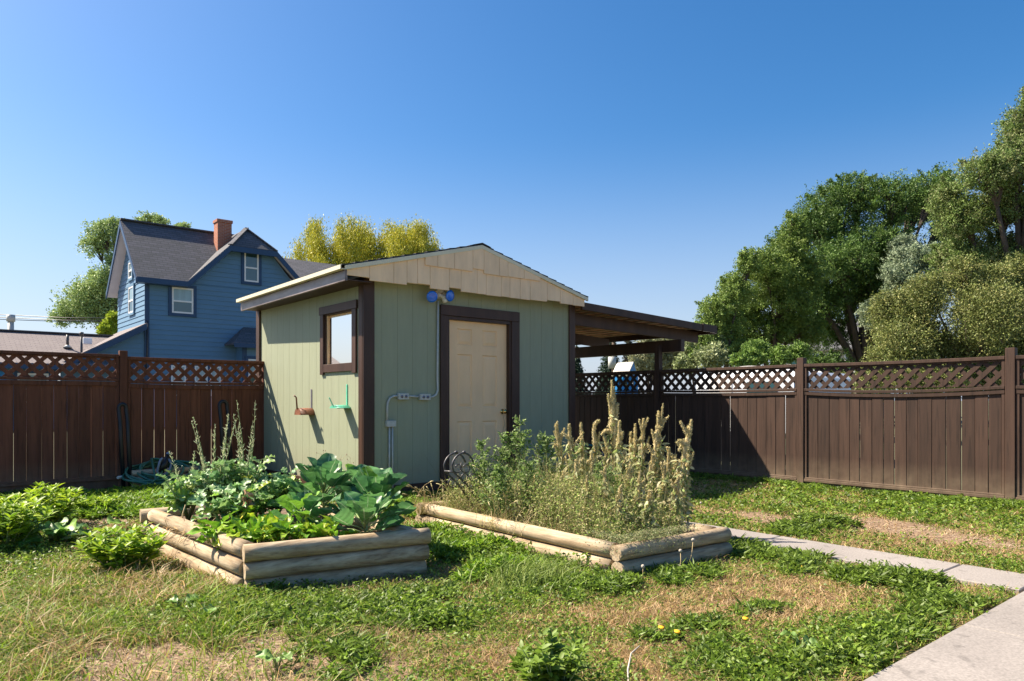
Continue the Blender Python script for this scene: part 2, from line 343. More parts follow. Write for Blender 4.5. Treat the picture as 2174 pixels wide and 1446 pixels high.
# ------------------------------------------------------------------ the setting
SHED = (3.88, 7.13, 7.15, 10.28)
FY, FX = 10.1, 8.95                                    # planes of the left and the right fence
LB = [Vector((1.50, 4.15)), Vector((2.60, 3.93)), Vector((2.56, 5.98)), Vector((1.40, 6.12))]   # left bed corners
RB = [Vector((3.45, 3.02)), Vector((4.55, 2.95)), Vector((4.60, 5.45)), Vector((3.52, 5.52))]
PATH = (4.95, 5.42); PATIO_Y = 1.27
def inpoly(x, y, P, grow=0.0):
    c = np.ones(np.shape(x), bool); n = len(P)
    for i in range(n):
        a, b = P[i], P[(i + 1) % n]; ex, ey = b.x - a.x, b.y - a.y; l = math.hypot(ex, ey)
        c &= ((x - a.x) * ey - (y - a.y) * ex) / l < grow
    return c
def blob(x, y, c, r, sx=1.0, ang=0.0):
    ca, sa = math.cos(ang), math.sin(ang); u = (x - c[0]) * ca + (y - c[1]) * sa; v = -(x - c[0]) * sa + (y - c[1]) * ca
    return np.exp(-((u / (r * sx)) ** 2 + (v / r) ** 2))
DRY = [(G(1900, 1122), .55, 1.6, 1.3), (G(1680, 1108), .4, 1.8, 1.3), (G(1010, 1400), .38, 1, 0), (G(820, 1330), .25, 1.5, .3), (G(1220, 1290), .3, 1.4, -.3),
       (G(1560, 1240), .35, 1.8, -.6), (G(1700, 1290), .3, 1.5, -.7), (G(1000, 1260), .22, 1, 0), (G(1380, 1410), .2, 1, 0), (G(1010, 1215), .25, 1, 0),
       (G(230, 1120), .3, 1.2, 0), (G(380, 1190), .22, 1, 0), (G(1480, 1200), .25, 1, 0)]
BARE = [(G(440, 1432), .5, 1.5, -.6), (G(300, 1450), .36, 1.5, -.6), (G(590, 1400), .2, 1, 0), (G(1920, 1122), .4, 2.4, 1.4), (G(1670, 1105), .3, 2.2, 1.4), (G(1790, 1112), .2, 2, 1.4), (G(400, 1215), .12, 1, 0), (G(210, 1105), .2, 1.4, 0)]
LUSH = [(G(700, 1310), .45, 1.5, -.3), (G(180, 1080), .9, 1, 0), (G(330, 1075), .6, 1, 0), (G(1080, 1160), .5, 1.3, -.8), (G(940, 1150), .4, 1, 0), (G(1750, 1110), .35, 1.2, 1.2),
        (G(1930, 1230), .25, 1.6, .9), (G(1640, 1400), .3, 1.8, -.2), (G(1850, 1330), .25, 1.6, -.3), (G(1300, 1260), .3, 1.5, 0), (G(1600, 1170), .3, 1.5, 1), (G(1950, 1060), .5, 2.2, 1.5), (G(500, 1290), .3, 1.2, 0)]
def dryness(x, y):
    d = (fbm(x, y, .75, 3) - .5) * 2.0 + .05 + (noise2(x, y, .16, 9) - .5) * .8 + (noise2(x, y, .07, 19) - .5) * .7
    for c, r, s, a in DRY: d = d + .6 * blob(x, y, c, r, s, a)
    for c, r, s, a in LUSH: d = d - .75 * blob(x, y, c, r, s, a)
    return np.clip(d, -1, 1)
def bareness(x, y):
    d = np.zeros(np.shape(x))
    for c, r, s, a in BARE: d = np.maximum(d, blob(x, y, c, r, s, a))
    return np.clip(d * 2.0 + (fbm(x, y, .22, 21) - .55) * 2.0 * (d > .04), 0, 1)
def gz(x, y):                                          # gentle unevenness of the lawn
    return (fbm(x, y, 1.1, 5) - .5) * .035
def build_ground():
    def axis(lo, hi, step):
        a = [lo]; k = step; out = []
        v = lo
        while v > -1500: k *= 1.25; v -= k; out.append(v)
        out = out[::-1] + list(np.arange(lo, hi, step)); k = step; v = out[-1]
        while v < 1500: k *= 1.25; v += k; out.append(v)
        return np.array(out)
    xs = axis(-1.5, 9.6, .05); ys = axis(.6, 10.6, .05); X, Y = np.meshgrid(xs, ys, indexing='ij')
    fade = ((X > -1.5) & (X < 9.5) & (Y > .7) & (Y < 10.5))
    Z = np.where(fade, gz(X, Y), 0.0) - .012
    nx, ny = X.shape; V = np.stack([X, Y, Z], -1).reshape(-1, 3)
    i = np.arange(nx - 1)[:, None] * ny + np.arange(ny - 1)[None]; Q = np.stack([i, i + ny, i + ny + 1, i + 1], -1).reshape(-1, 4)
    cx = V[Q].mean(1); d = dryness(cx[:, 0], cx[:, 1]) * .5 + .5; b = bareness(cx[:, 0], cx[:, 1])
    green = np.array([.055, .075, .02]); straw = np.array([.25, .165, .085]); dirt = np.array([.25, .165, .105])
    C = green + (straw - green) * np.clip(d * 1.15, 0, 1)[:, None]; C = C * (1 - b[:, None]) + dirt * b[:, None]
    far = ((cx[:, 0] < -1.4) | (cx[:, 0] > 9.4) | (cx[:, 1] > 10.4)); C[far] = [.13, .13, .07]
    return np_mesh('ground', V, Q, C, 'ground', smooth=True)
tag(build_ground(), kind='structure')
# paths
def slab(x0, x1, y0, y1, z, name, joints, along):
    mb = MB(); a = (y0 if along == 'y' else x0); cuts = [a] + [j for j in joints] + [y1 if along == 'y' else x1]
    for p, q in zip(cuts[:-1], cuts[1:]):
        g = .005
        if along == 'y': mb.box(x0, x1, p + g, q - g, -.08, z)
        else: mb.box(p + g, q - g, y0, y1, -.08, z)
    return tag(mb.build(name, 'concrete', bevel=.006), kind='structure')
slab(PATH[0], PATH[1], PATIO_Y + .02, 7.1, .022, 'path', [1.95 - .2, 3.05, 4.2, 5.35, 6.5], 'y')
slab(2.0, 7.8, -2.5, PATIO_Y, .026, 'patio', [3.05 + .9, 5.4, 6.8], 'x')

def ok_ground(x, y, g=0.0):
    m = np.ones(np.shape(x), bool)
    m &= ~((x > SHED[0] - .02) & (x < SHED[1] + .02) & (y > SHED[2] - .02))
    m &= ~inpoly(x, y, LB, -.02 + g); m &= ~inpoly(x, y, RB, -.02 + g)
    e = (noise2(x, y, .13, 33) - .5) * .14
    m &= ~((x > PATH[0] + .0 + e + .02) & (x < PATH[1] - .02 + e * .3) & (y > PATIO_Y))
    m &= ~((y < PATIO_Y + .03 + e * .8) & (x > 2.0)); m &= (y < FY - .02) & (x < FX - .02)
    return m
def sample_ground(n, p=1.5, t0=2.55, t1=14.0):
    """points over the yard, denser near the viewer's side; density ~ t^-p"""
    u = RNG.random(n); e = 2 - p; t = (t0 ** e + u * (t1 ** e - t0 ** e)) ** (1 / e); a = RNG.uniform(-.82, .82, n)
    x = t * (SY + CY * a); y = t * (CY - SY * a); m = ok_ground(x, y); return x[m], y[m], t[m]
def lawn():
    x, y, t = sample_ground(620000); d = dryness(x, y); b = bareness(x, y); r = RNG.random(len(x))
    keep = (r > b * .93); x, y, t, d, b = x[keep], y[keep], t[keep], d[keep], b[keep]
    r = RNG.random(len(x)); left = np.clip((1.9 - x) / .8, 0, 1) * np.clip((6.0 - y) / 1.0, 0, 1)     # longer yellow grass on the left
    isdry = r < np.clip(.43 + d * .62 - left * .26, .06, .95)
    z = gz(x, y) - .014; P = np.stack([x, y, z], 1); wd = .0034 * (1 + left * .4) * np.clip(t / 3.2, 1, 3.2)
    # green blades, two thirds of what is green
    def mk(mask, cols, lmin, lmax, lean, name, label, w=None):
        n = int(mask.sum()); Lf = Leaves(); p = P[mask]
        Ls = RNG.uniform(lmin, lmax, n) * (1 + left[mask] * 1.5) * (.35 + .75 * noise2(p[:, 0], p[:, 1], .25, 41) + .6 * noise2(p[:, 0], p[:, 1], .07, 43))
        D = nrm(np.concatenate([RNG.normal(0, lean, (n, 2)), np.ones((n, 1))], 1)); B = np.concatenate([RNG.normal(0, .6, (n, 2)), -RNG.uniform(.1, .6, (n, 1))], 1)
        C = pal(cols, n, .25, w); Lf.blades(p, D, Ls, wd[mask] * RNG.uniform(.7, 1.4, n), B, C)
        o = Lf.build(name, 'blade'); tag(o, label, 'grass', kind='stuff')
    g = (~isdry) & (RNG.random(len(x)) < .80)
    mk(g, [(.21, .34, .02), (.29, .43, .03), (.14, .26, .02), (.38, .43, .06), (.12, .21, .03)], .025, .06, .42, 'lawn_grass', 'short green lawn grass growing in patches across the whole yard')
    mk(isdry, [(.56, .38, .19), (.46, .30, .14), (.64, .48, .28), (.38, .26, .12), (.30, .27, .10)], .02, .075, .5, 'dry_grass', 'dry straw coloured grass in scorched patches of the yard')
    # small leaved weeds
    wm = (~isdry) & (~g); wx = np.repeat(x[wm], 3); wy = np.repeat(y[wm], 3); n = len(wx); wx = wx + RNG.normal(0, .012, n); wy = wy + RNG.normal(0, .012, n)
    lush = np.clip(-dryness(wx, wy), 0, 1)
    hh = RNG.uniform(.0, .035, n) * (1 + lush * 1.5); p = np.stack([wx, wy, gz(wx, wy) + hh], 1)
    D = rdir(n, -.1, .8); N = nrm(rdir(n, .2, 1)); tt = SY * wx + CY * wy; sc = np.clip(tt / 5, .85, 1.5)
    L_ = RNG.uniform(.012, .031, n) * sc * (1 + lush * .5); C = pal([(.13, .23, .025), (.18, .30, .03), (.26, .36, .05), (.09, .15, .03)], n, .3)
    Lf = Leaves(); Lf.kites(p, D, N, L_, L_ * .5, C); tag(Lf.build('ground_weeds', 'leaf'), 'low green weeds with tiny leaves creeping through the lawn', 'weeds', kind='stuff')
    # straw litter lying on bare patches
    x, y, t = sample_ground(150000, 1.3); b = bareness(x, y); d = dryness(x, y); k = RNG.random(len(x)) < np.clip(b * 1.1 + (d > .45) * .35, 0, 1)
    x, y, t = x[k], y[k], t[k]; n = len(x); th = RNG.random(n) * 6.283; D = np.stack([np.cos(th), np.sin(th), RNG.uniform(-.02, .12, n)], 1)
    P = np.stack([x, y, gz(x, y) - .006], 1); Lf = Leaves(); Lf.blades(P, D, RNG.uniform(.03, .10, n), .003 * np.clip(t / 3.2, 1, 3), RNG.normal(0, .12, (n, 3)) * [1, 1, .2], pal([(.55, .42, .27), (.45, .33, .2), (.62, .52, .38), (.3, .2, .12)], n, .2))
    tag(Lf.build('straw_litter', 'dryleaf'), 'loose cut straw lying flat on the bare dirt patches', 'straw', kind='stuff')
lawn()
def tall_weeds(name, spots, label, cols, hmax, leaf, dens=1.0, mat_='leaf', wr=.36):
    """thick ankle high weeds around given ground spots (c, rx, ry)"""
    Lf = Leaves()
    for c, rx, ry, hm in spots:
        n = int(900 * rx * ry * 40 * 1.9 * dens / 10) ; th = RNG.random(n) * 6.283; r = np.sqrt(RNG.random(n))
        X = c[0] + np.cos(th) * r * rx * 1.35; Y = c[1] + np.sin(th) * r * ry * 1.35; m = ok_ground(X, Y) & (fbm(X, Y, .15, 61) > .30 + .28 * r); X, Y, r = X[m], Y[m], r[m]; n = len(X)
        hh = .72 * hm * (1 - .75 * r ** 2) * (.6 + .6 * noise2(X, Y, .18, 7))
        k = 14; XX = np.repeat(X, k); YY = np.repeat(Y, k); u = np.tile(np.linspace(.12, 1, k), n); HH = np.repeat(hh, k) * u
        lean = np.repeat(RNG.normal(0, .28, (n, 2)), k, 0) * HH[:, None]
        P = np.stack([XX + lean[:, 0], YY + lean[:, 1], HH + gz(XX, YY)], 1); D = rdir(n * k, -.1, .75); N = nrm(rdir(n * k, .3, 1))
        lg = RNG.random(n * k) < .3; Ls = leaf * RNG.uniform(.35, 1.35, n * k) * (1 + lg * .9); Lf.kites(P, D, N, Ls, Ls * np.where(lg, .16, wr), pal(cols, n * k, .25))
    return tag(Lf.build(name, mat_), label, 'weeds', kind='stuff')
GREENS = [(.14, .27, .02), (.20, .36, .025), (.085, .18, .02), (.29, .43, .04)]
tall_weeds('fence_weeds', [(G(170, 1072), .75, .45, .13), (G(330, 1068), .5, .4, .14), (G(60, 1062), .5, .35, .12), (G(250, 1090), .5, .3, .10), (G(290, 1055), .5, .3, .12)],
           'knee low green weeds filling the corner before the left fence', GREENS, .1, .045, 1.2)
tall_weeds('bed_side_weeds', [(G(930, 1140), .32, .3, .13), (G(1010, 1168), .3, .22, .14), (G(1060, 1215), .26, .22, .12), (G(880, 1085), .3, .3, .15), (G(1110, 1160), .25, .2, .12), (G(870, 1060), .3, .3, .15)],
           'green leafy weeds between the two raised log beds', GREENS, .1, .038, 1.4)
tall_weeds('path_weeds', [(G(1600, 1165), .28, .25, .10), (G(1690, 1195), .3, .18, .09), (G(1850, 1235), .16, .3, .12), (G(1960, 1245), .14, .22, .14), (G(1740, 1112), .3, .25, .13), (G(1700, 1125), .25, .3, .10),
                            (G(2080, 1300), .2, .3, .07), (G(1800, 1385), .25, .12, .07), (G(1700, 1415), .2, .12, .08), (G(1940, 1320), .3, .12, .05)],
           'clumps of green weeds along the edges of the concrete walk', [(.15, .24, .03), (.21, .32, .04), (.10, .16, .03)], .1, .036, 1.3)
rr = [(Vector((FX - .16, yy, 0)), .12, .3, .085) for yy in np.arange(1.6, 6.8, .4)]
tall_weeds('fence_foot_weeds', rr, 'ragged green weeds along the foot of the right fence', [(.16, .27, .03), (.23, .34, .045), (.11, .18, .03)], .1, .032, 1.5)
tall_weeds('lawn_weeds', [(G(640, 1300), .3, .2, .06), (G(760, 1320), .3, .2, .06), (G(880, 1270), .3, .2, .05), (G(720, 1390), .2, .15, .05), (G(1330, 1250), .35, .15, .09), (G(1450, 1225), .3, .15, .08), (G(1620, 1300), .15, .1, .05), (G(560, 1250), .3, .1, .07),
                           (G(1230, 1245), .25, .15, .09), (G(700, 1430), .12, .1, .04), (G(1500, 1390), .25, .12, .04), (G(1600, 1420), .25, .12, .05), (G(1440, 1340), .25, .12, .04), (G(900, 1310), .25, .12, .05)],
           'low spreading broad green weeds on the lawn before the log beds', [(.15, .25, .03), (.21, .33, .04), (.10, .16, .03)], .1, .032, 1.3)
# ------------------------------------------------------------------ shed
def skew(mb):
    mb.v = [(x + (y - 6.95) * .0248 * max(0, min(1, (4.6 - x) / 1.0)), y, z) for x, y, z in mb.v]; return mb
def build_shed():
    x0, x1, y0, y1 = SHED; t = thing('shed', 'small sage green garden shed with cream door, cream gable and brown corner trim', 'shed', (5.5, 8.7, 0))
    zb = .14; gy = 6.95                                # gable face plane
    ridge = (5.36, 3.01); le = (3.547, 2.546); re = (7.18, 2.546)
    def roofz(x): return ridge[1] - abs(x - ridge[0]) * (ridge[1] - 2.546) / 1.815
    # front wall of grooved siding boards, with the door opening left free
    dx0, dx1, dz1 = 4.985, 5.995, 2.135
    mb = MB(); x = x0 + .02; k = 0
    while x < x1 - .01:
        xe = min(x + .203, x1)
        segs = []
        a, b = x, xe - .003
        if b <= dx0 or a >= dx1: segs = [(a, b, zb)]
        else:
            if a < dx0: segs.append((a, dx0, zb))
            segs.append((max(a, dx0), min(b, dx1), dz1))
            if b > dx1: segs.append((dx1, b, zb))
        for p, q, z in segs:
            if q - p > .004: mb.box(p, q, y0, y0 + .018, z, 2.52)
        x = xe
    for a, b, z in ((x0, dx0, zb), (dx0, dx1, dz1), (dx1, x1, zb)): mb.box(a, b, y0 + .0025, y0 + .05, z, 2.52)
    mb.build('wall', 'sage', t)
    # left wall with the window opening
    wy0, wy1, wz0, wz1 = 7.40, 8.13, 1.54, 2.165
    mb = MB(); y = y0
    while y < y1:
        ye = min(y + .203, y1); a, b = y, ye - .0035; segs = []
        if b <= wy0 or a >= wy1: segs = [(a, b, zb, 2.5)]
        else:
            if a < wy0: segs.append((a, wy0, zb, 2.5))
            if b > wy1: segs.append((wy1, b, zb, 2.5))
            segs += [(max(a, wy0), min(b, wy1), zb, wz0), (max(a, wy0), min(b, wy1), wz1, 2.5)]
        for p, q, z, zz in segs:
            if q - p > .003: mb.box(x0, x0 + .018, p, q, z, zz)
        y = ye
    for a, b, z, zz in ((y0, wy0, zb, 2.5), (wy1, y1, zb, 2.5), (wy0, wy1, zb, wz0), (wy0, wy1, wz1, 2.5)): mb.box(x0 + .0045, x0 + .05, a, b, z, zz)
    mb.build('wall', 'sage', t)
    mb = MB(); mb.box(x1 - .05, x1, y0 + .02, y1, zb, 2.5); mb.box(x0 + .05, x1 - .05, y1 - .05, y1, zb, 2.5); mb.build('wall', 'sage', t)
    MB().prism([(x0 + .02, gy + .05, 2.475), (x1 - .02, gy + .05, 2.475), (x1 - .02, gy + .05, roofz(x1) - .03), (ridge[0], gy + .05, ridge[1] - .04), (x0 + .02, gy + .05, roofz(x0) - .03)], (0, .14, 0)).build('gable_wall', 'gable', t)
    MB().box(x0 + .06, x1 - .06, y0 + .1, y1 - .1, .0, .12).build('floor', 'dark', t)
    # base boards
    MB().box(x0 + .0, 4.86, y0 - .025, y0 + .02, .0, zb + .012).build('base_board', 'trim', t, .003); MB().box(6.15, x1, y0 - .025, y0 + .02, .0, zb + .012).build('base_board', 'trim', t, .003)
    MB().box(x0 - .028, x0 + .02, y0, y1, .0, zb + .012).build('base_board', 'trim', t, .003)
    # corner boards
    for a in (MB().box(x0 - .024, x0 + .115, y0 - .028, y0 - .002, .0, 2.47), MB().box(x0 - .028, x0 - .001, y0 - .002, y0 + .085, .0, 2.47),
              MB().box(x1 - .085, x1 + .026, y0 - .028, y0 - .002, .0, 2.47), MB().box(x1 + .001, x1 + .026, y0 - .002, y0 + .09, .0, 2.47),
              MB().box(x0 - .028, x0 - .001, y1 - .1, y1 + .02, .0, 2.42)):
        a.build('corner_board', 'trim', t, .003)
    # roof: deck and shingles
    sl = (ridge[1] - 2.546) / 1.815
    for sgn, xe, zt in ((-1, le[0], 2.546), (1, re[0], 2.546)):
        n = 12; pts = []
        mb = MB()
        for i in range(n):                             # overlapping courses
            u0 = ridge[0] + sgn * 1.83 * i / n; u1 = ridge[0] + sgn * (1.83 * (i + 1) / n + .03)
            z0 = ridge[1] - abs(u0 - ridge[0]) * sl + .008; z1 = ridge[1] - abs(u1 - ridge[0]) * sl + .022
            mb.prism([(u0, gy - .02, z0), (u1, gy - .02, z1), (u1, gy - .02, z1 - .012), (u0, gy - .02, z0 - .012)], (0, 10.34 - gy, 0))
        skew(mb).build('roof_shingles', 'roofing', t)
        skew(MB().prism([(ridge[0], gy + .03, ridge[1] - .006), (xe, gy + .03, zt - .004), (xe, gy + .03, zt - .03), (ridge[0], gy + .03, ridge[1] - .035)], (0, 10.28 - gy, 0))).build('roof_deck', 'trim', t)
    mb = MB(); mb.prism([(ridge[0] - .14, gy - .03, ridge[1] - .012), (ridge[0], gy - .03, ridge[1] + .028), (ridge[0] + .14, gy - .03, ridge[1] - .012), (ridge[0], gy - .03, ridge[1] + .012)], (0, 3.47, 0)); mb.build('ridge_cap', 'roofing', t)
    # rake trims and the row of cream shingles
    for sgn, xe in ((-1, le[0] - .01), (1, re[0] + .03)):
        zt = ridge[1] - abs(xe - ridge[0]) * sl
        MB().prism([(ridge[0], gy - .028, ridge[1]), (xe, gy - .028, zt), (xe, gy - .028, zt - .046), (ridge[0], gy - .028, ridge[1] - .048)], (0, .028, 0)).build('rake_trim', 'palecream', t, .002)
    mb = MB()
    def course(zlo, zhi, xa, xb, yy, seed):
        r = random.Random(seed); x = xa
        while x < xb - .01:
            w = r.choice([.14, .17, .2, .24, .27, .3]); xe = min(x + w, xb); 
            if xb - xe < .08: xe = xb
            z = zlo + r.choice([0, 0, .03, .035]) + r.uniform(-.004, .004); a, b = x + .0015, xe - .0025
            za, zb_ = min(zhi, roofz(a) - .046), min(zhi, roofz(b) - .046)
            if ridge[0] > a and ridge[0] < b and zhi > roofz(ridge[0]) - .05: pts = [(a, yy, z), (b, yy, z), (b, yy, zb_), (ridge[0], yy, roofz(ridge[0]) - .046), (a, yy, za)]
            elif min(za, zb_) > z + .004: pts = [(a, yy, z), (b, yy, z), (b, yy, zb_), (a, yy, za)]
            else: pts = None
            if pts: mb.prism(pts, (0, .017, 0))
            x = xe
    course(2.415, 2.80, le[0] + .02, re[0] - .02, gy - .004, 5); course(2.67, 3.1, 4.30, 6.32, gy - .022, 9)
    mb.build('gable_shingles', 'gable', t, .0015)
    # eaves on the left: drip edge, fascia, soffit
    skew(MB().box(le[0] - .055, le[0] - .003, gy - .01, 10.3, 2.503, 2.512).box(le[0] - .06, le[0] - .05, gy - .01, 10.3, 2.505, 2.548)).build('drip_edge', 'palecream', t)
    skew(MB().box(le[0] - .002, le[0] + .03, gy + .0, 10.28, 2.385, 2.50)).build('fascia', 'fascia', t, .003)
    skew(MB().box(le[0] + .03, x0, gy + .02, 10.27, 2.40, 2.41)).build('soffit', 'trim', t)
    # window
    w = thing  # (kept as parts of the shed)
    wf = MB().box(x0 - .03, x0 - .002, 7.285, 8.235, 2.155, 2.25).box(x0 - .026, x0 - .002, 8.13, 8.215, 1.43, 2.153).box(x0 - .026, x0 - .002, 7.305, 7.40, 1.43, 2.153).box(x0 - .024, x0 - .002, 7.402, 8.128, 1.455, 1.55)
    wo = wf.build('window', 'trim', t, .002, label='shed window with brown board surround and a white sheet behind the glass')
    MB().box(x0 - .001, x0 + .10, 8.118, 8.135, 1.54, 2.16).box(x0 - .001, x0 + .10, 7.395, 7.41, 1.54, 2.16).box(x0 - .001, x0 + .10, 7.41, 8.118, 2.145, 2.165).box(x0 - .001, x0 + .1, 7.41, 8.118, 1.535, 1.552).build('reveal', 'trim', wo)
    MB().box(x0 + .055, x0 + .075, 8.05, 8.118, 1.552, 2.145).box(x0 + .055, x0 + .075, 7.41, 7.43, 1.552, 2.145).box(x0 + .055, x0 + .075, 7.43, 8.05, 2.11, 2.145).build('sash', 'cream', wo)
    MB().add([(x0 + .032, 7.43, 1.552), (x0 + .032, 8.05, 1.552), (x0 + .032, 8.05, 2.11), (x0 + .032, 7.43, 2.11)], [(0, 1, 2, 3)]).build('pane', 'glass', wo)
    V = []; n = 24
    mb = MB()
    for i in range(n):
        a = 7.43 + .69 * i / n; b = 7.43 + .69 * (i + 1) / n; fa = lambda q: x0 + .062 + .009 * math.sin(q * 40) + .008 * math.sin(q * 90)
        mb.add([(fa(a), a, 1.55), (fa(b), b, 1.55), (fa(b), b, 2.13), (fa(a), a, 2.13)], [(0, 1, 2, 3)], True)
    mb.build('curtain', 'curtain', wo)
    MB().box(x0 + .02, x0 + .05, 8.10, 8.117, 1.553, 2.143).build('sash', 'cream', wo)
    # door
    mb = MB().box(4.885, 4.985, y0 - .03, y0 + .0, .05, 2.142).box(5.995, 6.13, y0 - .03, y0 + .0, .05, 2.142).box(4.885, 6.13, y0 - .032, y0 + .0, 2.143, 2.268)
    df = mb.build('door_frame', 'trim', t, .004)
    MB().box(4.986, 5.02, y0 - .015, y0 + .08, .08, 2.10).box(5.965, 5.994, y0 - .015, y0 + .08, .08, 2.10).box(4.986, 5.994, y0 - .012, y0 + .08, 2.102, 2.14).box(5.02, 5.965, y0 - .05, y0 + .1, .03, .078).build('jamb', 'trim', df)
    # six panel door: stiles, rails and raised fields
    yd = y0 + .045; X0, X1 = 5.022, 5.963; xs = [X0, X0 + .155, X0 + .385, X0 + .545, X0 + .785, X1]; zs = [.085, .25, .87, 1.03, 1.70, 1.80, 2.0, 2.10]
    zs = [.085, .27, .86, 1.03, 1.69, 1.80, 2.005, 2.10]
    mb = MB()
    for a, b in ((xs[0], xs[1]), (xs[2], xs[3]), (xs[4], xs[5])): mb.box(a, b, yd, yd + .035, zs[0], zs[-1])
    for a, b in ((xs[1], xs[2]), (xs[3], xs[4])):
        for c, d in ((zs[0], zs[1]), (zs[2], zs[3]), (zs[4], zs[5]), (zs[6], zs[7])): mb.box(a, b, yd, yd + .035, c, d)
        for c, d in ((zs[1], zs[2]), (zs[3], zs[4]), (zs[5], zs[6])):
            g = .012; o = [(a, c), (b, c), (b, d), (a, d)]; m1 = [(a + g, c + g), (b - g, c + g), (b - g, d - g), (a + g, d - g)]; h = .05; m2 = [(a + h, c + h), (b - h, c + h), (b - h, d - h), (a + h, d - h)]
            vs = [(p[0], yd, p[1]) for p in o] + [(p[0], yd + .013, p[1]) for p in m1] + [(p[0], yd + .002, p[1]) for p in m2]
            fs = [(i, (i + 1) % 4, (i + 1) % 4 + 4, i + 4) for i in range(4)] + [(i + 4, (i + 1) % 4 + 4, (i + 1) % 4 + 8, i + 8) for i in range(4)] + [(8, 9, 10, 11)]
            mb.add(vs, fs)
    d = mb.build('door', 'cream', t, label='cream six panel door')
    kb = MB().lathe((5.895, yd - .001, .975), (0, -1, 0), [(0, .034), (.004, .034), (.008, .014), (.03, .013), (.036, .024), (.05, .03), (.062, .026), (.068, .001)]); kb.build('handle', 'brass', d)
    MB().tube([(5.893, yd - .03, .97), (5.885, yd - .03, .93), (5.905, yd - .025, .86), (5.915, yd - .02, .8), (5.90, yd - .02, .76), (5.895, yd - .02, .55), (5.893, yd - .02, .35)], .0035, 5).build('pull_string', 'drystem', d)
    for z in (1.85, 1.02, .3): MB().box(X0 - .012, X0 + .006, yd - .008, yd + .004, z - .045, z + .045).build('hinge', 'iron', d)
    # lean-to roof at the right side, carried by a beam along the fence
    lb = 10.45; xa, xb = 7.17, 9.74
    def rz(x): return 2.488 - (x - 7.17) * .079
    def ly(x): return 7.0 - (x - 7.17) * .163           # the front edge runs slightly askew
    MB().prism([(xa, ly(xa) + .02, rz(xa)), (xb, ly(xb) + .02, rz(xb)), (xb, lb, rz(xb)), (xa, lb, rz(xa))], (0, 0, -.012)).build('lean_to_roof', 'roofing', t)
    def edge(a, b, dz, h, dy=0): MB().prism([(a, ly(a) + dy, rz(a) + dz), (b, ly(b) + dy, rz(b) + dz), (b, ly(b) + dy, rz(b) + dz - h), (a, ly(a) + dy, rz(a) + dz - h)], (0, .035, 0)).build('fascia', 'trim', t, .003)
    edge(xa + .0, 9.45, -.003, .105); edge(9.453, xb + .01, .004, .115, -.012)
    MB().box(xb + .001, xb + .03, ly(xb) + .03, lb, rz(xb) - .115, rz(xb) + .002).build('fascia', 'trim', t)
    mb = MB(); x = xa + .02; r = random.Random(3)
    while x < xb - .05:
        w = r.uniform(.035, .05); mb.prism([(x, ly(x) + .04, rz(x) - .024), (x + w, ly(x) + .04, rz(x + w) - .024), (x + w, ly(x) + .04, rz(x + w) - .034), (x, ly(x) + .04, rz(x) - .034)], (0, lb - ly(x) - .1, 0)); x += w + r.uniform(.12, .17)
    mb.build('roof_lath', 'lath', t)
    mb = MB(); x = xa + .01
    while x < xb - .03:
        w = .19; y = ly(x) + .045
        while y < lb - .1:
            h = r.uniform(.08, .18); dz = r.uniform(-.003, .0); x2 = min(x + w, xb - .02); mb.prism([(x, y, rz(x) - .0125 + dz), (x2, y, rz(x2) - .0125 + dz), (x2, y, rz(x2) - .0225 + dz), (x, y, rz(x) - .0225 + dz)], (0, min(h, lb - .05 - y), 0)); y += h + .006
        x += w + .002
    mb.build('roof_sheathing', 'brickred', t)
    for ya, yb2, xe in ((7.24, 6.85, 9.65), (8.75, 8.7, 9.6), (10.26, 10.2, 9.6)):
        z = lambda x: 2.367 - (x - 7.13) * .064
        MB().prism([(7.161, ya, z(7.13)), (xe, yb2, z(xe)), (xe, yb2, z(xe) - .17), (7.161, ya, z(7.13) - .17)], (0, .045, 0)).build('rafter', 'trim', t, .004)
    MB().box(9.0, 9.09, 6.70, 10.5, 1.865, 2.05).build('beam', 'trim', t, .004)
    # electric fittings on the front wall
    yc = y0 - .022
    X = lambda px: PY(px, 850, yc).x
    Zp = lambda px, py: PY(px, py, yc).z
    mb = MB()
    def pipe(pts, r=.0125):
        P = [Vector((X(a), yc, Zp(a, b))) for a, b in pts]; mb.tube(P, r, 8)
    pipe([(826.5, 1036), (827, 905)], .011); pipe([(833.5, 1036), (833, 905)], .011)
    pipe([(822, 896), (822, 868), (823, 855), (828, 845), (836, 841), (848, 840.5)]); pipe([(862, 841), (892, 842.5)])
    pipe([(908, 843.5), (918, 843), (926, 838), (929.5, 828), (928.5, 800), (930, 640)]); c = mb.build('conduit', 'galv', t)
    for a, b, e, f in ((819.5, 838.5, 893, 906), (844, 866, 835, 848.5), (890, 912, 836.5, 849.5)):
        bx = MB().box(X(a), X(b), y0 - .05, y0 - .001, Zp((a + b) / 2, f), Zp((a + b) / 2, e)).build('outlet_box', 'galv', t, .004)
        if a > 840:
            for q in ((.3, .7)):
                xx = X(a) + (X(b) - X(a)) * q; zz = (Zp(a, e) + Zp(a, f)) / 2; MB().lathe((xx, y0 - .05, zz), (0, -1, 0), [(0, .018), (.004, .018), (.005, .012), (.002, .001)], 12).build('socket_cover', 'greymetal', bx)
    lx, lz = X(934.5), 2.375
    fl = MB().lathe((lx, y0 - .001, lz + .02), (0, -1, 0), [(0, .062), (.03, .06), (.036, .045), (.037, .001)]).tube([(lx, y0 - .03, lz), (lx + .01, y0 - .08, lz - .03), (lx + .02, y0 - .1, lz - .04)], [.03, .03, .026], 10)
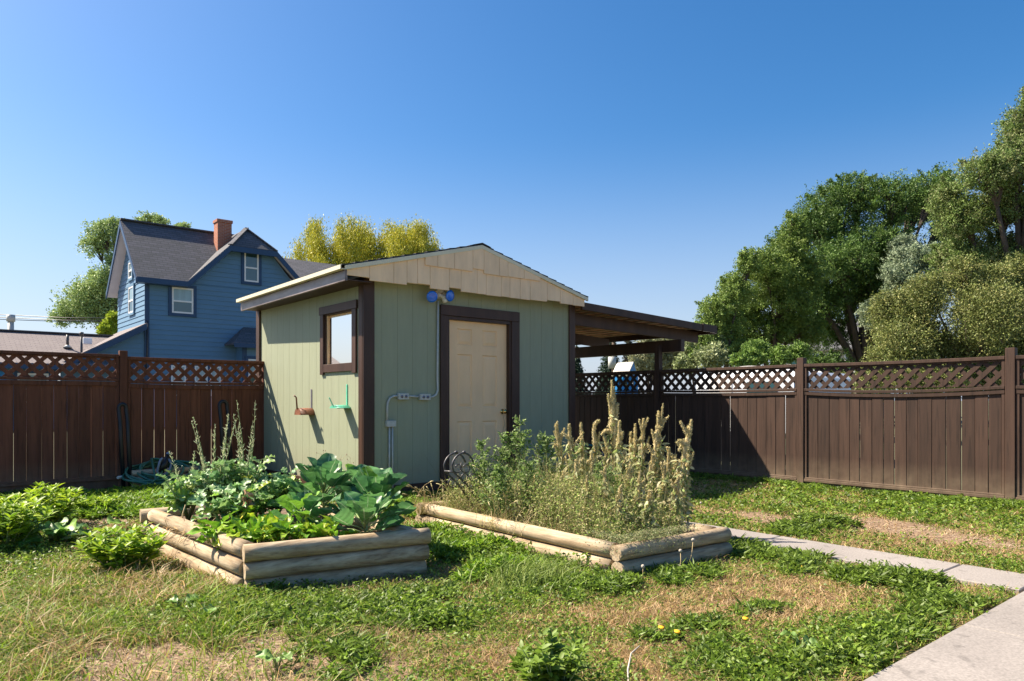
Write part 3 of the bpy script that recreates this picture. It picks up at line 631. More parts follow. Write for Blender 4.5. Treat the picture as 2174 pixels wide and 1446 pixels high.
    fl.tube([(lx - .01, y0 - .05, lz - .01), (lx - .06, y0 - .09, lz - .01)], .022, 10).tube([(lx + .02, y0 - .05, lz), (lx + .1, y0 - .08, lz + .005)], .022, 10).lathe((lx + .02, y0 - .07, lz - .04), (.2, -.3, -.6), [(0, .03), (.03, .034), (.05, .03), (.06, .001)])
    L = fl.build('flood_lamp', 'whiteplastic', t)
    for px, py, ax in ((917.5, 630, (-.25, -1, -.3)), (956, 628, (.2, -1, -.15))):
        c = PY(px, py, y0 - .13); a = Vector(ax).normalized(); MB().lathe(c - a * .07, a, [(0, .02), (.02, .025), (.055, .062), (.066, .069), (.072, .067), (.078, .046), (.081, .001)], 20).build('bulb', 'blueglass', L)
    return t
build_shed()

# hose hangers on the sunny wall
def hanger(name, label, mat_, yc, z, wid, out, arch, green):
    t = thing(name, label, 'hose hanger', (3.86, yc, z)); x = SHED[0]
    # arched shelf: curve across y, extruded along x
    n = 14; top = []; 
    for i in range(n + 1):
        th = math.pi * (.5 - (i / n)) * (1.0 if not green else .62); yy = yc - math.sin(th) * wid / 2 / (1 if not green else math.sin(math.pi * .31)); zz = z + (math.cos(th) - (0 if not green else math.cos(math.pi * .31))) * arch
        if green: zz += .006 * math.sin(i * 1.9)
        top.append((yy, zz))
    mb = MB()
    for i in range(n):
        (a, b), (c, d) = top[i], top[i + 1]; mb.add([(x - out, a, b), (x - .002, a, b), (x - .002, c, d), (x - out, c, d)], [(0, 1, 2, 3)], True)
    o = mb.build('shelf', mat_, t); m = o.modifiers.new('thick', 'SOLIDIFY'); m.thickness = .004
    zt = z + arch * (1 if not green else .44)
    MB().box(x - .008, x - .001, yc - .014, yc + .014, zt, zt + (.235 if not green else .24)).build('bracket', 'greymetal' if not green else mat_, t, .001)
    mb = MB()
    if green:
        mb.prism([(x - out - .004, yc - wid / 2, z), (x - out - .004, yc + wid / 2, z), (x - out - .004, yc + .03, zt), (x - out - .004, yc - .03, zt)], (.004, 0, 0)); mb.beam((x - out, yc, zt - .01), (x - out - .045, yc + .01, zt + .09), .032, .006)
    else:
        mb.prism([(x - out, a, b) for a, b in top], (.004, 0, 0)); mb.tube([(x - out, yc + .01, zt - .01), (x - out - .012, yc + .01, zt + .13), (x - out - .04, yc + .01, zt + .155)], .010, 8)
    mb.build('front_lip', mat_, t)
hanger('hose_hanger', 'rust brown half round metal hose hanger on the sunny shed wall', 'rust', 8.50, .94, .19, .185, .085, False)
hanger('hose_hanger', 'mint green metal hose hanger nearest the brown shed corner', 'mint', 7.55, 1.03, .19, .175, .075, True)

# ------------------------------------------------------------------ fences
def lattice(P0, u, w, z0, z1, out, name, parent, m, period=.152, sw=.047):
    """diagonal slats between z0 and z1 along unit vector u (horizontal), two crossing layers"""
    mb = MB(); h = z1 - z0; out = Vector(out); n = int((w + h) / period) + 2
    for layer, sg in ((0, 1), (1, -1)):
        for i in range(-1, n + 1):
            s0 = i * period + (.03 if sg > 0 else 0) - (h if sg > 0 else 0)
            # slat centre line: s = s0 + sg*(z) ; clip to [0, w]
            hw = sw * .7071
            def clip(poly):
                for lim, keep in ((0, 1), (w, -1)):
                    res = []
                    for j in range(len(poly)):
                        a, b = poly[j], poly[(j + 1) % len(poly)]; ia = (a[0] - lim) * keep >= 0; ib = (b[0] - lim) * keep >= 0
                        if ia: res.append(a)
                        if ia != ib: f = (lim - a[0]) / (b[0] - a[0]); res.append((lim, a[1] + (b[1] - a[1]) * f))
                    poly = res
                    if not poly: return None
                return poly
            if sg > 0: poly = [(s0 - hw, 0), (s0 + hw, 0), (s0 + hw + h, h), (s0 - hw + h, h)]
            else: poly = [(s0 - hw, 0), (s0 + hw, 0), (s0 + hw - h, h), (s0 - hw - h, h)]
            poly = clip(poly)
            if poly and len(poly) > 2:
                base = out * (.0035 + layer * .0085); mb.prism([P0 + u * a + Vector((0, 0, z0 + b)) + base for a, b in poly], out * .0075)
    return mb.build(name, m, parent)
def curved_rail(mb, P0, u, w, z, h, d, out, sag):
    n = 10; out = Vector(out); vs = []; fs = []
    for i in range(n + 1):
        s = i / n; zz = z - sag * 4 * s * (1 - s)
        for a, b in ((-d / 2, 0), (d / 2, 0), (d / 2, h), (-d / 2, h)): vs.append(P0 + u * (w * s) + out * a + Vector((0, 0, zz + b)))
    for i in range(n):
        for k in range(4): a = i * 4 + k; b = i * 4 + (k + 1) % 4; fs.append((a, b, b + 4, a + 4))
    fs += [(0, 1, 2, 3)[::-1], tuple(n * 4 + k for k in range(4))]; mb.add(vs, fs)
def fence_panel(t, P0, u, w, out, m, zt, zl0, zl1, zm, zb0, seed, sag=0.0, gap=.006, kick=True, bw=.138, zb=.075, lip=True):
    """zt top of cap, lattice zl0..zl1, zm bottom of the middle rail, boards zb0..zm"""
    r = random.Random(seed); out = Vector(out); mb = MB()
    curved_rail(mb, P0, u, w, zt - .038, .038, .085, out, sag * .2); mb.build('top_rail', m, t, .003)
    mb = MB(); curved_rail(mb, P0 + out * .0, u, w, zl1, zt - .04 - zl1, .035, out, sag * .2); mb.build('rail', m, t, .002)
    mb = MB(); curved_rail(mb, P0, u, w, zl0 - .034, .034, .085, out, sag); curved_rail(mb, P0 + out * .01, u, w, zm, zl0 - .04 - zm, .05, out, sag); mb.build('middle_rail', m, t, .003)
    MB().beam(P0 + Vector((0, 0, zb)), P0 + u * w + Vector((0, 0, zb)), .085, .034).beam(P0 + out * .022 + Vector((0, 0, zb + .027)), P0 + u * w + out * .022 + Vector((0, 0, zb + .027)), .02, .02).build('bottom_rail', m, t, .003)
    if kick: MB().beam(P0 + Vector((0, 0, zb * .5 - .01)), P0 + u * w + Vector((0, 0, zb * .5 - .01)), .03, zb).build('kick_board', m, t)
    for s in (.016, w - .016): MB().beam(P0 + u * s + Vector((0, 0, zb + .02)), P0 + u * s + Vector((0, 0, zt - .038)), .03, .06, up=out).build('side_rail', m, t, .002)
    lattice(P0 + u * .032 - out * .01, u, w - .064, zl0 - sag * .2, zl1 + .005, out, 'lattice', t, m)
    s = .034
    while s < w - .04:
        b = bw * r.uniform(.86, 1.1); e = min(s + b, w - .033); 
        if w - .033 - e < .04: e = w - .033
        g = r.choice([.0, .0, .0, .001, .002, .003, gap]) if e < w - .04 else 0
        off = out * r.uniform(-.005, .004); th = .017; tl = r.uniform(-.0025, .0025)
        a, c = P0 + u * (s + .001) + off, P0 + u * (e - g) + off
        vs = []
        for q, z, dd in ((a, zb + .012, 0), (c, zb + .012, tl), (c, zm + .01 - sag * 3.2 * ((s + e) / 2 / w) * (1 - (s + e) / 2 / w), 0), (a, zm + .01 - sag * 3.2 * ((s + e) / 2 / w) * (1 - (s + e) / 2 / w), -tl)): vs.append(q + u * dd + Vector((0, 0, z)))
        MB().prism(vs, out * th).build('board', m, t, .004)
        s = e + .0008
def post(t, P, m, top, w=.09, name='post'):
    MB().box(P.x - w / 2, P.x + w / 2, P.y - w / 2, P.y + w / 2, -.1, top).build(name, m, t, .004)
def left_fence():
    t = thing('fence', 'reddish brown board fence with lattice top joining the left side of the shed', 'fence', (2, FY, 0)); U = Vector((1, 0, 0)); O = (0, -1, 0)
    xs = [-5.3, -2.85, -.36, 2.09]
    for i, x in enumerate(xs):
        post(t, Vector((x, FY, 0)), 'fencel', 1.745)
        x2 = xs[i + 1] if i < 3 else 3.87 + .045; fl = 0 if i < 3 else -.022
        fence_panel(t, Vector((x + .05, FY, 0)), U, x2 - .1 - x + (.04 if i == 3 else 0), O, 'fencel', 1.695 + fl, 1.395 + fl, 1.64 + fl, 1.30 + fl, 1.3, 10 + i, sag=.012 if i == 3 else 0, zb=.145)
left_fence()
def right_fence():
    t = thing('fence', 'dark brown board fence with lattice top running along the right of the yard', 'fence', (FX, 5, 0)); U = Vector((0, 1, 0)); O = (-1, 0, 0)
    ys = [-2.3, .05, 2.42, 4.75, 7.09, 9.45]
    for i, y in enumerate(ys):
        post(t, Vector((FX, y, 0)), 'fencer', 1.675 if i != 4 else 1.98)
        y2 = ys[i + 1] if i < 5 else 10.4
        fence_panel(t, Vector((FX, y + .05, 0)), U, y2 - y - .1, O, 'fencer', 1.592, 1.275, 1.535, 1.19, 1.2, 30 + i, sag=(.035 if i == 2 else .01), gap=.006, zb=.085)
right_fence()

# ------------------------------------------------------------------ raised beds
def logm(mb, a, b, r, seg=18, flat=True):
    a, b = Vector(a), Vector(b); n = 14; pts = [a.lerp(b, i / n) for i in range(n + 1)]; rad = [r * (1 + .018 * math.sin(i * 1.7 + a.x * 9 + a.z * 30)) for i in range(n + 1)]; mb.tube(pts, rad, seg)
def bed(name, label, P, levels, r, soilz, over):
    c = sum(P, Vector((0, 0))) / 4; t = thing(name, label, 'planter', (c.x, c.y, 0))
    for k in range(levels):
        z = -.03 + r + k * r * 1.98 if levels == 3 else r * .8 + k * r * 1.98
        for i in range(4):
            a, b = P[i].copy(), P[(i + 1) % 4].copy(); d = (b - a).normalized(); nrm_ = Vector((d.y, -d.x)); off = ({0: .022, 1: .006, 2: -.004} if i == 3 else {0: -.03, 1: -.004, 2: .004})[k] if levels == 3 else {0: .012, 1: 0}[k]
            a, b = a + nrm_ * (off - r), b + nrm_ * (off - r)
            if i in (0, 2): a, b = a - d * over[k] * .2, b + d * (over[k] * .3)
            else: a, b = a + d * (2 * r + .004), b - d * (2 * r + .004)
            mb = MB(); logm(mb, (a.x, a.y, z), (b.x, b.y, z), r * .985); mb.build('log', 'log' if i in (0, 2) else 'logy', t)
    Q = [P[i] + ((c - P[i]).normalized()) * .09 for i in range(4)]; n = 26; V = []
    for i in range(n + 1):
        for j in range(n + 1):
            u, v = i / n, j / n; p = (Q[0] * (1 - u) + Q[1] * u) * (1 - v) + (Q[3] * (1 - u) + Q[2] * u) * v; V.append((p.x, p.y, soilz + (float(fbm(p.x, p.y, .18, 2)) - .5) * .05))
    mb = MB(); mb.add(V, [(i * (n + 1) + j, (i + 1) * (n + 1) + j, (i + 1) * (n + 1) + j + 1, i * (n + 1) + j + 1) for i in range(n) for j in range(n)], True); mb.build('soil', 'soil', t)
    return t
bed('raised_bed', 'raised bed of three stacked logs planted with kale and cabbage', LB, 3, .0525, .215, (.0, .03, .06))
bed('raised_bed', 'raised bed of two stacked logs full of tall dry seed spikes', RB, 2, .053, .13, (.02, .03))
# ------------------------------------------------------------------ plants
def bigleaf(Lf, P, D, up, L, Wd, col, ruffle=.08, droop=.35, cup=.25, lobes=5, rib=None, shape='round'):
    """one broad leaf as a small curved grid"""
    D = Vector(D).normalized(); R = D.cross(Vector(up)); R = R.normalized() if R.length > 1e-4 else Vector((1, 0, 0)); U = R.cross(D)
    nu = 9; ws = [-1, -.72, -.4, -.05, .05, .4, .72, 1]; V = np.zeros((nu + 1, len(ws), 3)); ph = RNG.random() * 6
    Pn, Dn, Rn, Un = (np.array(q) for q in (P, D, R, U)); asym = RNG.normal(0, .25)
    for i in range(nu + 1):
        u = i / nu
        if shape == 'round': w = (max(0, math.sin(math.pi * min(1, .03 + u * .955) ** 1.0))) ** .5
        elif shape == 'long': w = (max(0, math.sin(math.pi * min(1, .03 + u * .96) ** 1.1))) ** .8
        else: w = (max(0, math.sin(math.pi * min(1, .03 + u * .96) ** .6))) ** .8
        for j, q in enumerate(ws):
            e = abs(q) ** 2; r = ruffle * e * math.sin(u * lobes * 2.2 + ph + q * 2) ; edge = 1 + .10 * math.sin(u * lobes * 3.1 + ph * 2 + (q > 0) * 1.7) * (abs(q) > .9)
            z = -droop * u * u + cup * q * q * w * Wd / L * .9 + r + .012 * math.sin(u * 22 - abs(q) * 4) + asym * .12 * q * w
            V[i, j] = Pn + Dn * L * (u - .12 * droop * u * u) + Rn * Wd * .5 * w * q * edge + Un * L * z
    idx = np.arange((nu + 1) * len(ws)).reshape(nu + 1, len(ws)); Q = np.stack([idx[:-1, :-1], idx[:-1, 1:], idx[1:, 1:], idx[1:, :-1]], -1).reshape(-1, 4)
    C = np.tile(np.array(col)[None], (len(Q), 1)) * (1 + RNG.normal(0, .07, (len(Q), 1))); C = C.reshape(nu, len(ws) - 1, 3); C[1::2] *= 1.22
    C[:, len(ws) // 2 - 1] = np.array(rib if rib is not None else [min(1, c * 2.0 + .07) for c in col]); Lf.raw(V.reshape(-1, 3), Q, C.reshape(-1, 3))

def leafy_plant(name, label, c, n, h, spread, leafL, leafW, cols, cat='plant', rows=9, top=True, group=None, droop=.25, stemr=.004, m='leaf', lift=.45):
    t = thing(name, label, cat, c, group); sm = MB(); Lf = Leaves(); PP = []; DD = []; LL = []
    for i in range(n):
        th = RNG.random() * 6.283; s = spread * math.sqrt(RNG.random()); hh = h * RNG.uniform(.68, 1.0) * (1 - .35 * (s / spread) ** 2)
        b = Vector(c) + Vector((math.cos(th) * s * .3, math.sin(th) * s * .3, 0)); e = Vector(c) + Vector((math.cos(th) * s, math.sin(th) * s, hh)); mid = b.lerp(e, .5) + Vector((0, 0, hh * .1))
        pts = [b, b.lerp(mid, .5), mid, mid.lerp(e, .5), e]; sm.tube(pts, [stemr, stemr, stemr * .8, stemr * .6, stemr * .3], 5)
        for k in range(rows):
            u = .18 + .82 * k / (rows - 1); p = b.lerp(e, u) + Vector((0, 0, hh * .1 * math.sin(math.pi * u))); a0 = k * 1.57 + RNG.normal(0, .3)
            for q in ((0, math.pi) if k < rows - 1 or not top else (0, 1.57, 3.14, 4.71)):
                a = a0 + q; PP.append(p); DD.append((math.cos(a), math.sin(a), lift * RNG.uniform(.4, 1.8) + (u > .9) * .5)); LL.append(leafL * RNG.uniform(.7, 1.15) * (.65 + .5 * math.sin(math.pi * min(1, u * .85 + .08))))
    P = np.array([tuple(p) for p in PP]); D = np.array(DD); LL = np.array(LL); N = np.tile([0, 0, 1.], (len(P), 1)) + RNG.normal(0, .3, (len(P), 3))
    Lf.kites2(P, D, N, LL, LL * leafW / leafL, pal(cols, len(P), .18), droop); sm.build('stem', 'stem', t); Lf.build('foliage', m, t, True); return t
BR = [(.22, .37, .015), (.31, .47, .02), (.13, .26, .015), (.40, .53, .04)]
def gp(px, py): g = G(px, py); g.z = float(gz(g.x, g.y)) - .01; return g
leafy_plant('bushy_plant', 'bright green bushy plant beside the left log bed', gp(268, 1212), 34, .33, .27, .085, .034, BR)
leafy_plant('bushy_plant', 'lush green bushy plant at the bottom edge of the lawn', gp(1178, 1475), 46, .24, .155, .055, .026, [(.15, .25, .03), (.20, .31, .04), (.26, .38, .06)], rows=8)
leafy_plant('bushy_plant', 'tall light green plant nearest the left fence', gp(105, 1118), 34, .38, .33, .10, .038, BR)
leafy_plant('bushy_plant', 'green bushy plant cut off by the left edge', gp(8, 1165), 46, .42, .36, .10, .038, BR)
leafy_plant('bushy_plant', 'small green plant growing before the fence post', gp(205, 1092), 16, .22, .2, .075, .03, BR)
def squash():
    c = gp(110, 1150); t = thing('squash_plant', 'low sprawling squash plant with broad crinkled leaves on the left lawn', 'plant', c); Lf = Leaves(); sm = MB()
    for i in range(26):
        dx, dy = RNG.normal(0, .22), RNG.normal(0, .16); p = Vector(c) + Vector((dx, dy, RNG.uniform(.05, .14))); a = RNG.random() * 6.28
        bigleaf(Lf, p, (math.cos(a), math.sin(a), .15), (RNG.normal(0, .3), RNG.normal(0, .3), 1), RNG.uniform(.10, .19), RNG.uniform(.10, .17), pal([(.13, .27, .04), (.2, .36, .05), (.10, .2, .07)], 1)[0], .10, .4, .2)
        sm.tube([Vector(c) + Vector((dx * .2, dy * .2, 0)), Vector(c).lerp(p, .6), p], .006, 5)
    for px, py, s in ((375, 1295, .10), (430, 1310, .09), (175, 1050, .16), (410, 1395, .06)):
        pass
    sm.build('stem', 'stem', t); Lf.build('foliage', 'waxleaf', t, True)
squash()
def broad(name, label, c, n, L):
    t = thing(name, label, 'plant', c); Lf = Leaves(); sm = MB()
    for i in range(n):
        a = i * 2.4 + RNG.normal(0, .3); r = RNG.uniform(.01, L * .5); p = Vector(c) + Vector((math.cos(a) * r, math.sin(a) * r, RNG.uniform(.03, .08)))
        bigleaf(Lf, p, (math.cos(a), math.sin(a), .25), (RNG.normal(0, .3), RNG.normal(0, .3), 1), L * RNG.uniform(.7, 1.1), L * .9 * RNG.uniform(.7, 1.1), pal([(.14, .27, .05), (.2, .33, .08)], 1)[0], .1, .3, .25); sm.tube([c, Vector(c).lerp(p, .6) + Vector((0, 0, .01)), p], .003, 5)
    sm.build('stem', 'stem', t); Lf.build('foliage', 'waxleaf', t, True)
broad('squash_seedling', 'lone squash seedling with round leaves left of the bed corner', gp(380, 1300), 4, .09)
broad('squash_seedling', 'broad leaved seedling just below the left bed corner', gp(440, 1318), 4, .075)
broad('squash_seedling', 'wide dark leaf growing at the foot of the left fence', gp(148, 1058), 3, .2)
broad('broadleaf_weed', 'pale round leaved weed near the concrete patio', gp(1700, 1388), 4, .075)
broad('broadleaf_weed', 'flat leaved weed at the edge of the bare dirt patch', gp(590, 1420), 6, .06)

def bedpt(px, Y, z): q = PY(px, 850, Y); return Vector((q.x, Y, z))
SZ = .21
def collard(label, c, n, h, L, cols, group=None):
    t = thing('cabbage_plant', label, 'vegetable plant', c, group); Lf = Leaves(); sm = MB()
    sm.tube([c, Vector(c) + Vector((.01, 0, h * .35)), Vector(c) + Vector((0, .01, h * .55))], [.014, .012, .008], 7)
    for i in range(n):
        u = i / n; a = i * 2.399 + RNG.normal(0, .2); el = .15 + 1.05 * u; hb = h * (.12 + .42 * u); b = Vector(c) + Vector((0, 0, hb)); pl = L * RNG.uniform(.7, 1.0) * (1 - .5 * u)
        d = Vector((math.cos(a) * math.cos(el), math.sin(a) * math.cos(el), math.sin(el))); p = b + d * pl; sm.tube([b, b.lerp(p, .5) + Vector((0, 0, .01)), p + d * .02], [.006, .005, .003], 6)
        ll = L * RNG.uniform(.8, 1.15) * (1 - .25 * u)
        bigleaf(Lf, p, (d.x, d.y, d.z * .9 + .15), (-d.x * .8 + RNG.normal(0, .3), -d.y * .8 + RNG.normal(0, .3), 1.2), ll, ll * RNG.uniform(.85, 1.1), pal(cols, 1, .2)[0], .06, RNG.uniform(-.12, .35), RNG.uniform(.05, .4), 5, rib=(.36, .48, .27))
    sm.build('stem', 'stem', t); Lf.build('foliage', 'waxleaf', t, True)
BG = [(.08, .21, .075), (.12, .28, .09), (.06, .16, .08), (.19, .38, .04)]
collard('tallest blue green cabbage plant with big upright round leaves', bedpt(686, 4.95, SZ), 26, .50, .215, BG)
collard('cabbage plant at the right end of the left bed, below the shed corner', bedpt(800, 4.55, SZ), 26, .40, .20, BG)
collard('low cabbage plant leaning over the right rim of the left bed', bedpt(775, 4.25, SZ), 16, .22, .18, BG)
collard('cabbage plant in the middle of the left bed behind the chard', bedpt(640, 4.6, SZ), 16, .28, .15, BG)
collard('cabbage plant at the back right corner of the left bed', bedpt(765, 5.3, SZ), 18, .38, .18, BG)
def kale(label, c, h, n, stalks, hs):
    t = thing('kale_plant', label, 'vegetable plant', c); Lf = Leaves(); sm = MB(); pod = Leaves()
    for s in range(4):
        a = s * 1.6 + RNG.normal(0, .4); e = Vector(c) + Vector((math.cos(a) * .16, math.sin(a) * .12, h * RNG.uniform(.65, .95))); pts = [Vector(c), Vector(c).lerp(e, .4) + Vector((0, 0, .03)), e]; sm.tube(pts, [.011, .009, .005], 6)
        for i in range(n):
            u = .2 + .8 * i / n; b = Vector(c).lerp(e, u) + Vector((0, 0, .03)); q = i * 2.399 + s; el = RNG.uniform(-.1, .9); d = Vector((math.cos(q) * math.cos(el), math.sin(q) * math.cos(el), math.sin(el))); pl = RNG.uniform(.02, .06); p = b + d * pl
            sm.tube([b, p], [.003, .002], 4, False); ll = RNG.uniform(.07, .135) * (1.1 - .4 * u)
            bigleaf(Lf, p, d, (RNG.normal(0, .4), RNG.normal(0, .4), 1), ll, ll * RNG.uniform(.7, .95), pal([(.18, .33, .12), (.25, .42, .17), (.12, .25, .10), (.26, .44, .06), (.40, .46, .08)], 1, .2, [.3, .3, .25, .1, .05])[0], .13, RNG.uniform(0, .5), .2, 7, rib=(.36, .48, .3))
    for i in range(stalks):
        a = RNG.random() * 6.28; b = Vector(c) + Vector((math.cos(a) * .05, math.sin(a) * .05, h * .6)); e = b + Vector((math.cos(a) * .09 + RNG.normal(0, .03), math.sin(a) * .06, hs * RNG.uniform(.75, 1) - h * .6)); sm.tube([b, b.lerp(e, .5) + Vector((.01, 0, .01)), e], [.003, .0025, .0012], 5)
        m = 80; u = RNG.random(m); P = np.array([tuple(b.lerp(e, float(q))) for q in u]); D = rdir(m, .2, 1.1); D[:, 2] += .4; pod.kites(P, D, rdir(m), RNG.uniform(.018, .055, m) * (1.25 - .8 * u), .0055, pal([(.66, .70, .42), (.74, .72, .5), (.56, .64, .34)], m), .1)
    sm.build('stem', 'stem', t); Lf.build('foliage', 'waxleaf', t, True)
    if stalks: pod.build('seed_pods', 'dryleaf', t)
kale('kale plant with a tall bushy seed pod stalk at the back left of the bed', bedpt(452, 5.6, SZ), .44, 22, 6, .86)
kale('kale plant topped by five slender seed stalks near the shed', bedpt(520, 5.55, SZ), .48, 22, 5, .92)
kale('low grey green kale plant at the left end of the back row', bedpt(400, 5.75, SZ), .34, 20, 2, .62)
kale('kale plant between the seed stalks and the cabbages', bedpt(585, 5.35, SZ), .36, 20, 0, .4)
kale('small kale plant in front of the seed stalks', bedpt(480, 5.1, SZ), .3, 16, 0, .4)
kale('blue green kale plant beside the shed side wall', bedpt(545, 5.2, SZ), .32, 18, 0, .4)
def chard(label, c, n, L, lean):
    t = thing('chard_plant', label, 'vegetable plant', c); Lf = Leaves(); sm = MB()
    for i in range(n):
        a = RNG.random() * 6.28; el = RNG.uniform(.25, 1.2); d = Vector((math.cos(a) * math.cos(el) + lean[0], math.sin(a) * math.cos(el) + lean[1], math.sin(el))).normalized(); pl = RNG.uniform(.03, .09); b = Vector(c) + Vector((RNG.normal(0, .03), RNG.normal(0, .03), 0)); p = b + d * pl
        sm.tube([b, b.lerp(p, .5), p + d * .01], [.0035, .003, .002], 5); ll = L * RNG.uniform(.7, 1.15)
        bigleaf(Lf, p, d, (RNG.normal(0, .5), RNG.normal(0, .5), 1), ll, ll * RNG.uniform(.36, .55), pal([(.16, .34, .02), (.23, .44, .03), (.10, .24, .02), (.48, .54, .04), (.58, .50, .03)], 1, .2, [.36, .3, .2, .1, .04])[0], .10, RNG.uniform(.1, .8), .2, 6, rib=(.4, .42, .12), shape='long')
    sm.build('stem', 'stem', t); Lf.build('foliage', 'waxleaf', t, True)
chards = [((470, 4.75), 'chard at the far left of the front row'), ((520, 4.62), 'second chard from the left, spilling over the log'), ((565, 4.55), 'chard in the middle of the front row'), ((610, 4.45), 'chard beside the cabbages in the front row'),
          ((540, 4.9), 'chard in the second row below the kale'), ((600, 4.75), 'chard in the second row by the cabbages'), ((655, 4.38), 'yellowing chard before the front log'), ((500, 5.0), 'chard behind the front row at the left'), ((700, 4.3), 'small chard under the cabbage leaves')]
for (px, Y), lb_ in chards: chard('bright green leafy ' + lb_, bedpt(px, Y, SZ), 26, .135, (-.15, -.15))
def stalk_litter(name, label, c, n, r, h, cols):
    t = thing(name, label, 'dead plant', c); Lf = Leaves(); n2 = n; P = np.array(c)[None] + np.stack([RNG.normal(0, r * .3, n2), RNG.normal(0, r * .3, n2), np.full(n2, .0)], 1)
    D = rdir(n2, .1, .9); B = np.stack([RNG.normal(0, .5, n2), RNG.normal(0, .5, n2), -RNG.uniform(.4, 1.3, n2)], 1); Lf.blades(P, D, RNG.uniform(.4, 1, n2) * h, .007, B, pal(cols, n2)); Lf.build('dead_leaves', 'dryleaf', t)
    MB().tube([c, Vector(c) + Vector((.01, 0, h * .5)), Vector(c) + Vector((.03, .01, h * .8))], [.006, .005, .003], 6).build('stem', 'drystem', t)
stalk_litter('withered_plant', 'pale withered straw coloured plant before the kale', bedpt(440, 5.15, SZ), 130, .3, .24, [(.55, .43, .26), (.62, .52, .36), (.42, .3, .16)])
stalk_litter('withered_plant', 'dry orange tinged dead plant at the left rim of the bed', bedpt(385, 5.45, SZ), 60, .2, .2, [(.62, .46, .28), (.6, .35, .15)])
t = thing('wilted_leaf', 'large brown wilted leaf hanging among the kale', 'leaf', bedpt(522, 5.0, .45)); Lf = Leaves()
for k in range(3): bigleaf(Lf, bedpt(518 + k * 5, 5.0, .50 - k * .03), (RNG.normal(0, .3), -.2, -1), (.3, -1, .2), .13, .06, (.5, .30, .18), .2, .2, .3)
Lf.build('leaf_blade', 'dryleaf', t, True)
MB().ball((2.36, 4.05, .25), .055, 12, 8, (1.6, 1, .6)).build('stone', 'stone'); tag(bpy.data.objects['stone'], 'smooth grey stone resting inside the front rim of the cabbage bed', 'stone')

# right bed: tall dry seed spikes
TAN = [(.64, .55, .27), (.72, .65, .37), (.52, .43, .20), (.78, .72, .47)]
def spike_pts(b, e, curve):
    b, e = Vector(b), Vector(e); pts = []
    for i in range(12):
        u = i / 11; p = b.lerp(e, u); p.z += .0; p += Vector((CY, -SY, 0)) * curve[0] * math.sin(math.pi * u) + Vector((0, 0, curve[1] * math.sin(math.pi * u * .5) ** 2 * (1 - u) * 4)); pts.append(p)
    return pts
def amaranth(label, tip, base, Y, wid, curve=(0, 0), n_side=8, green=.3):
    """tip and base are photograph positions read at the plant's own depth"""
    b = bedpt(base, Y, .12); T = PY(tip[0], tip[1], Y + RNG.normal(0, .04)); t = thing('amaranth', label, 'plant', b)
    h = T.z - b.z; mid = Vector((b.x * .55 + T.x * .45, b.y * .5 + T.y * .5, b.z + h * .55)); sm = MB(); Rr = Vector((CY, -SY, 0))
    stem = [b, b.lerp(mid, .5), mid, mid.lerp(T, .35)]; sm.tube(stem, [.009, .008, .007, .004], 6)
    br = Leaves(); core = MB()
    def spike(p0, p1, w, cv=(0, 0)):
        n = 12; pts = []
        for i in range(n):
            u = i / (n - 1); p = p0.lerp(p1, u) + Rr * cv[0] * math.sin(math.pi * u) + Vector((0, 0, cv[1] * math.sin(math.pi * u))); pts.append(p)
        rad = [w * (.35 + .65 * math.sin(math.pi * min(1, .12 + .80 * (i / (n - 1))) ** .7)) * (1 + .25 * math.sin(i * 2.4 + p0.x * 50)) for i in range(n)]; rad[-1] = w * .22; core.tube(pts, [r * .78 for r in rad], 7)
        L = sum((pts[i + 1] - pts[i]).length for i in range(n - 1)); m = int(L * w * 105000) + 40; u = RNG.random(m) * (n - 1.001); i = u.astype(int); f = (u - i)[:, None]; A = np.array([tuple(p) for p in pts]); P = A[i] * (1 - f) + A[i + 1] * f; d = nrm(A[i + 1] - A[i])
        o = rdir(m); o = nrm(o - d * (o * d).sum(1, keepdims=True)); rr = np.interp(u, range(n), rad)[:, None]; P = P + o * rr * RNG.uniform(.55, .95, (m, 1)); br.kites(P, o + d * .8 + RNG.normal(0, .3, (m, 3)), rdir(m), RNG.uniform(.006, .013, m), .006, pal(TAN + [(.36, .38, .16)], m, .2), .2)
    p0 = mid.lerp(T, .15) if curve == (0, 0) else mid.lerp(T, .3)
    spike(p0, T, wid, curve)
    for k in range(n_side):
        u = RNG.uniform(.3, .9); p = b.lerp(T, u) if u > .55 else b.lerp(mid, u / .55); p = p + Rr * RNG.normal(0, .012); dr = RNG.random() < .2; l = h * (RNG.uniform(.04, .08) if dr else RNG.uniform(.08, .2)); q = p + Rr * RNG.normal(0, l * (.7 if dr else .33)) + Vector((RNG.normal(0, .015), RNG.normal(0, .015), -.3 * l if dr else l)); spike(p, q, wid * RNG.uniform(.3, .62), (0, l * .4) if dr else (0, 0))
    lv = Leaves(); m = 120; u = RNG.uniform(.15, .8, m); P = np.array([tuple(b.lerp(T, float(q))) for q in u]) + RNG.normal(0, .018, (m, 3)); D = rdir(m, -1.3, .3); lv.kites2(P, D, rdir(m, 0, 1), RNG.uniform(.03, .075, m), RNG.uniform(.014, .03, m), pal([(.40, .46, .20), (.28, .38, .11), (.52, .52, .30), (.56, .5, .3)], m, .2), .5)
    sm.build('stem', 'stem', t); core.build('seed_head', 'spikecore', t); br.build('bristles', 'dryleaf', t); lv.build('foliage', 'leaf', t, True)
M['spikecore'] = mat('seed_head', (.52, .41, .21), .9, .3, (60, 60, 60), .6, .004)
AMW = 1.08
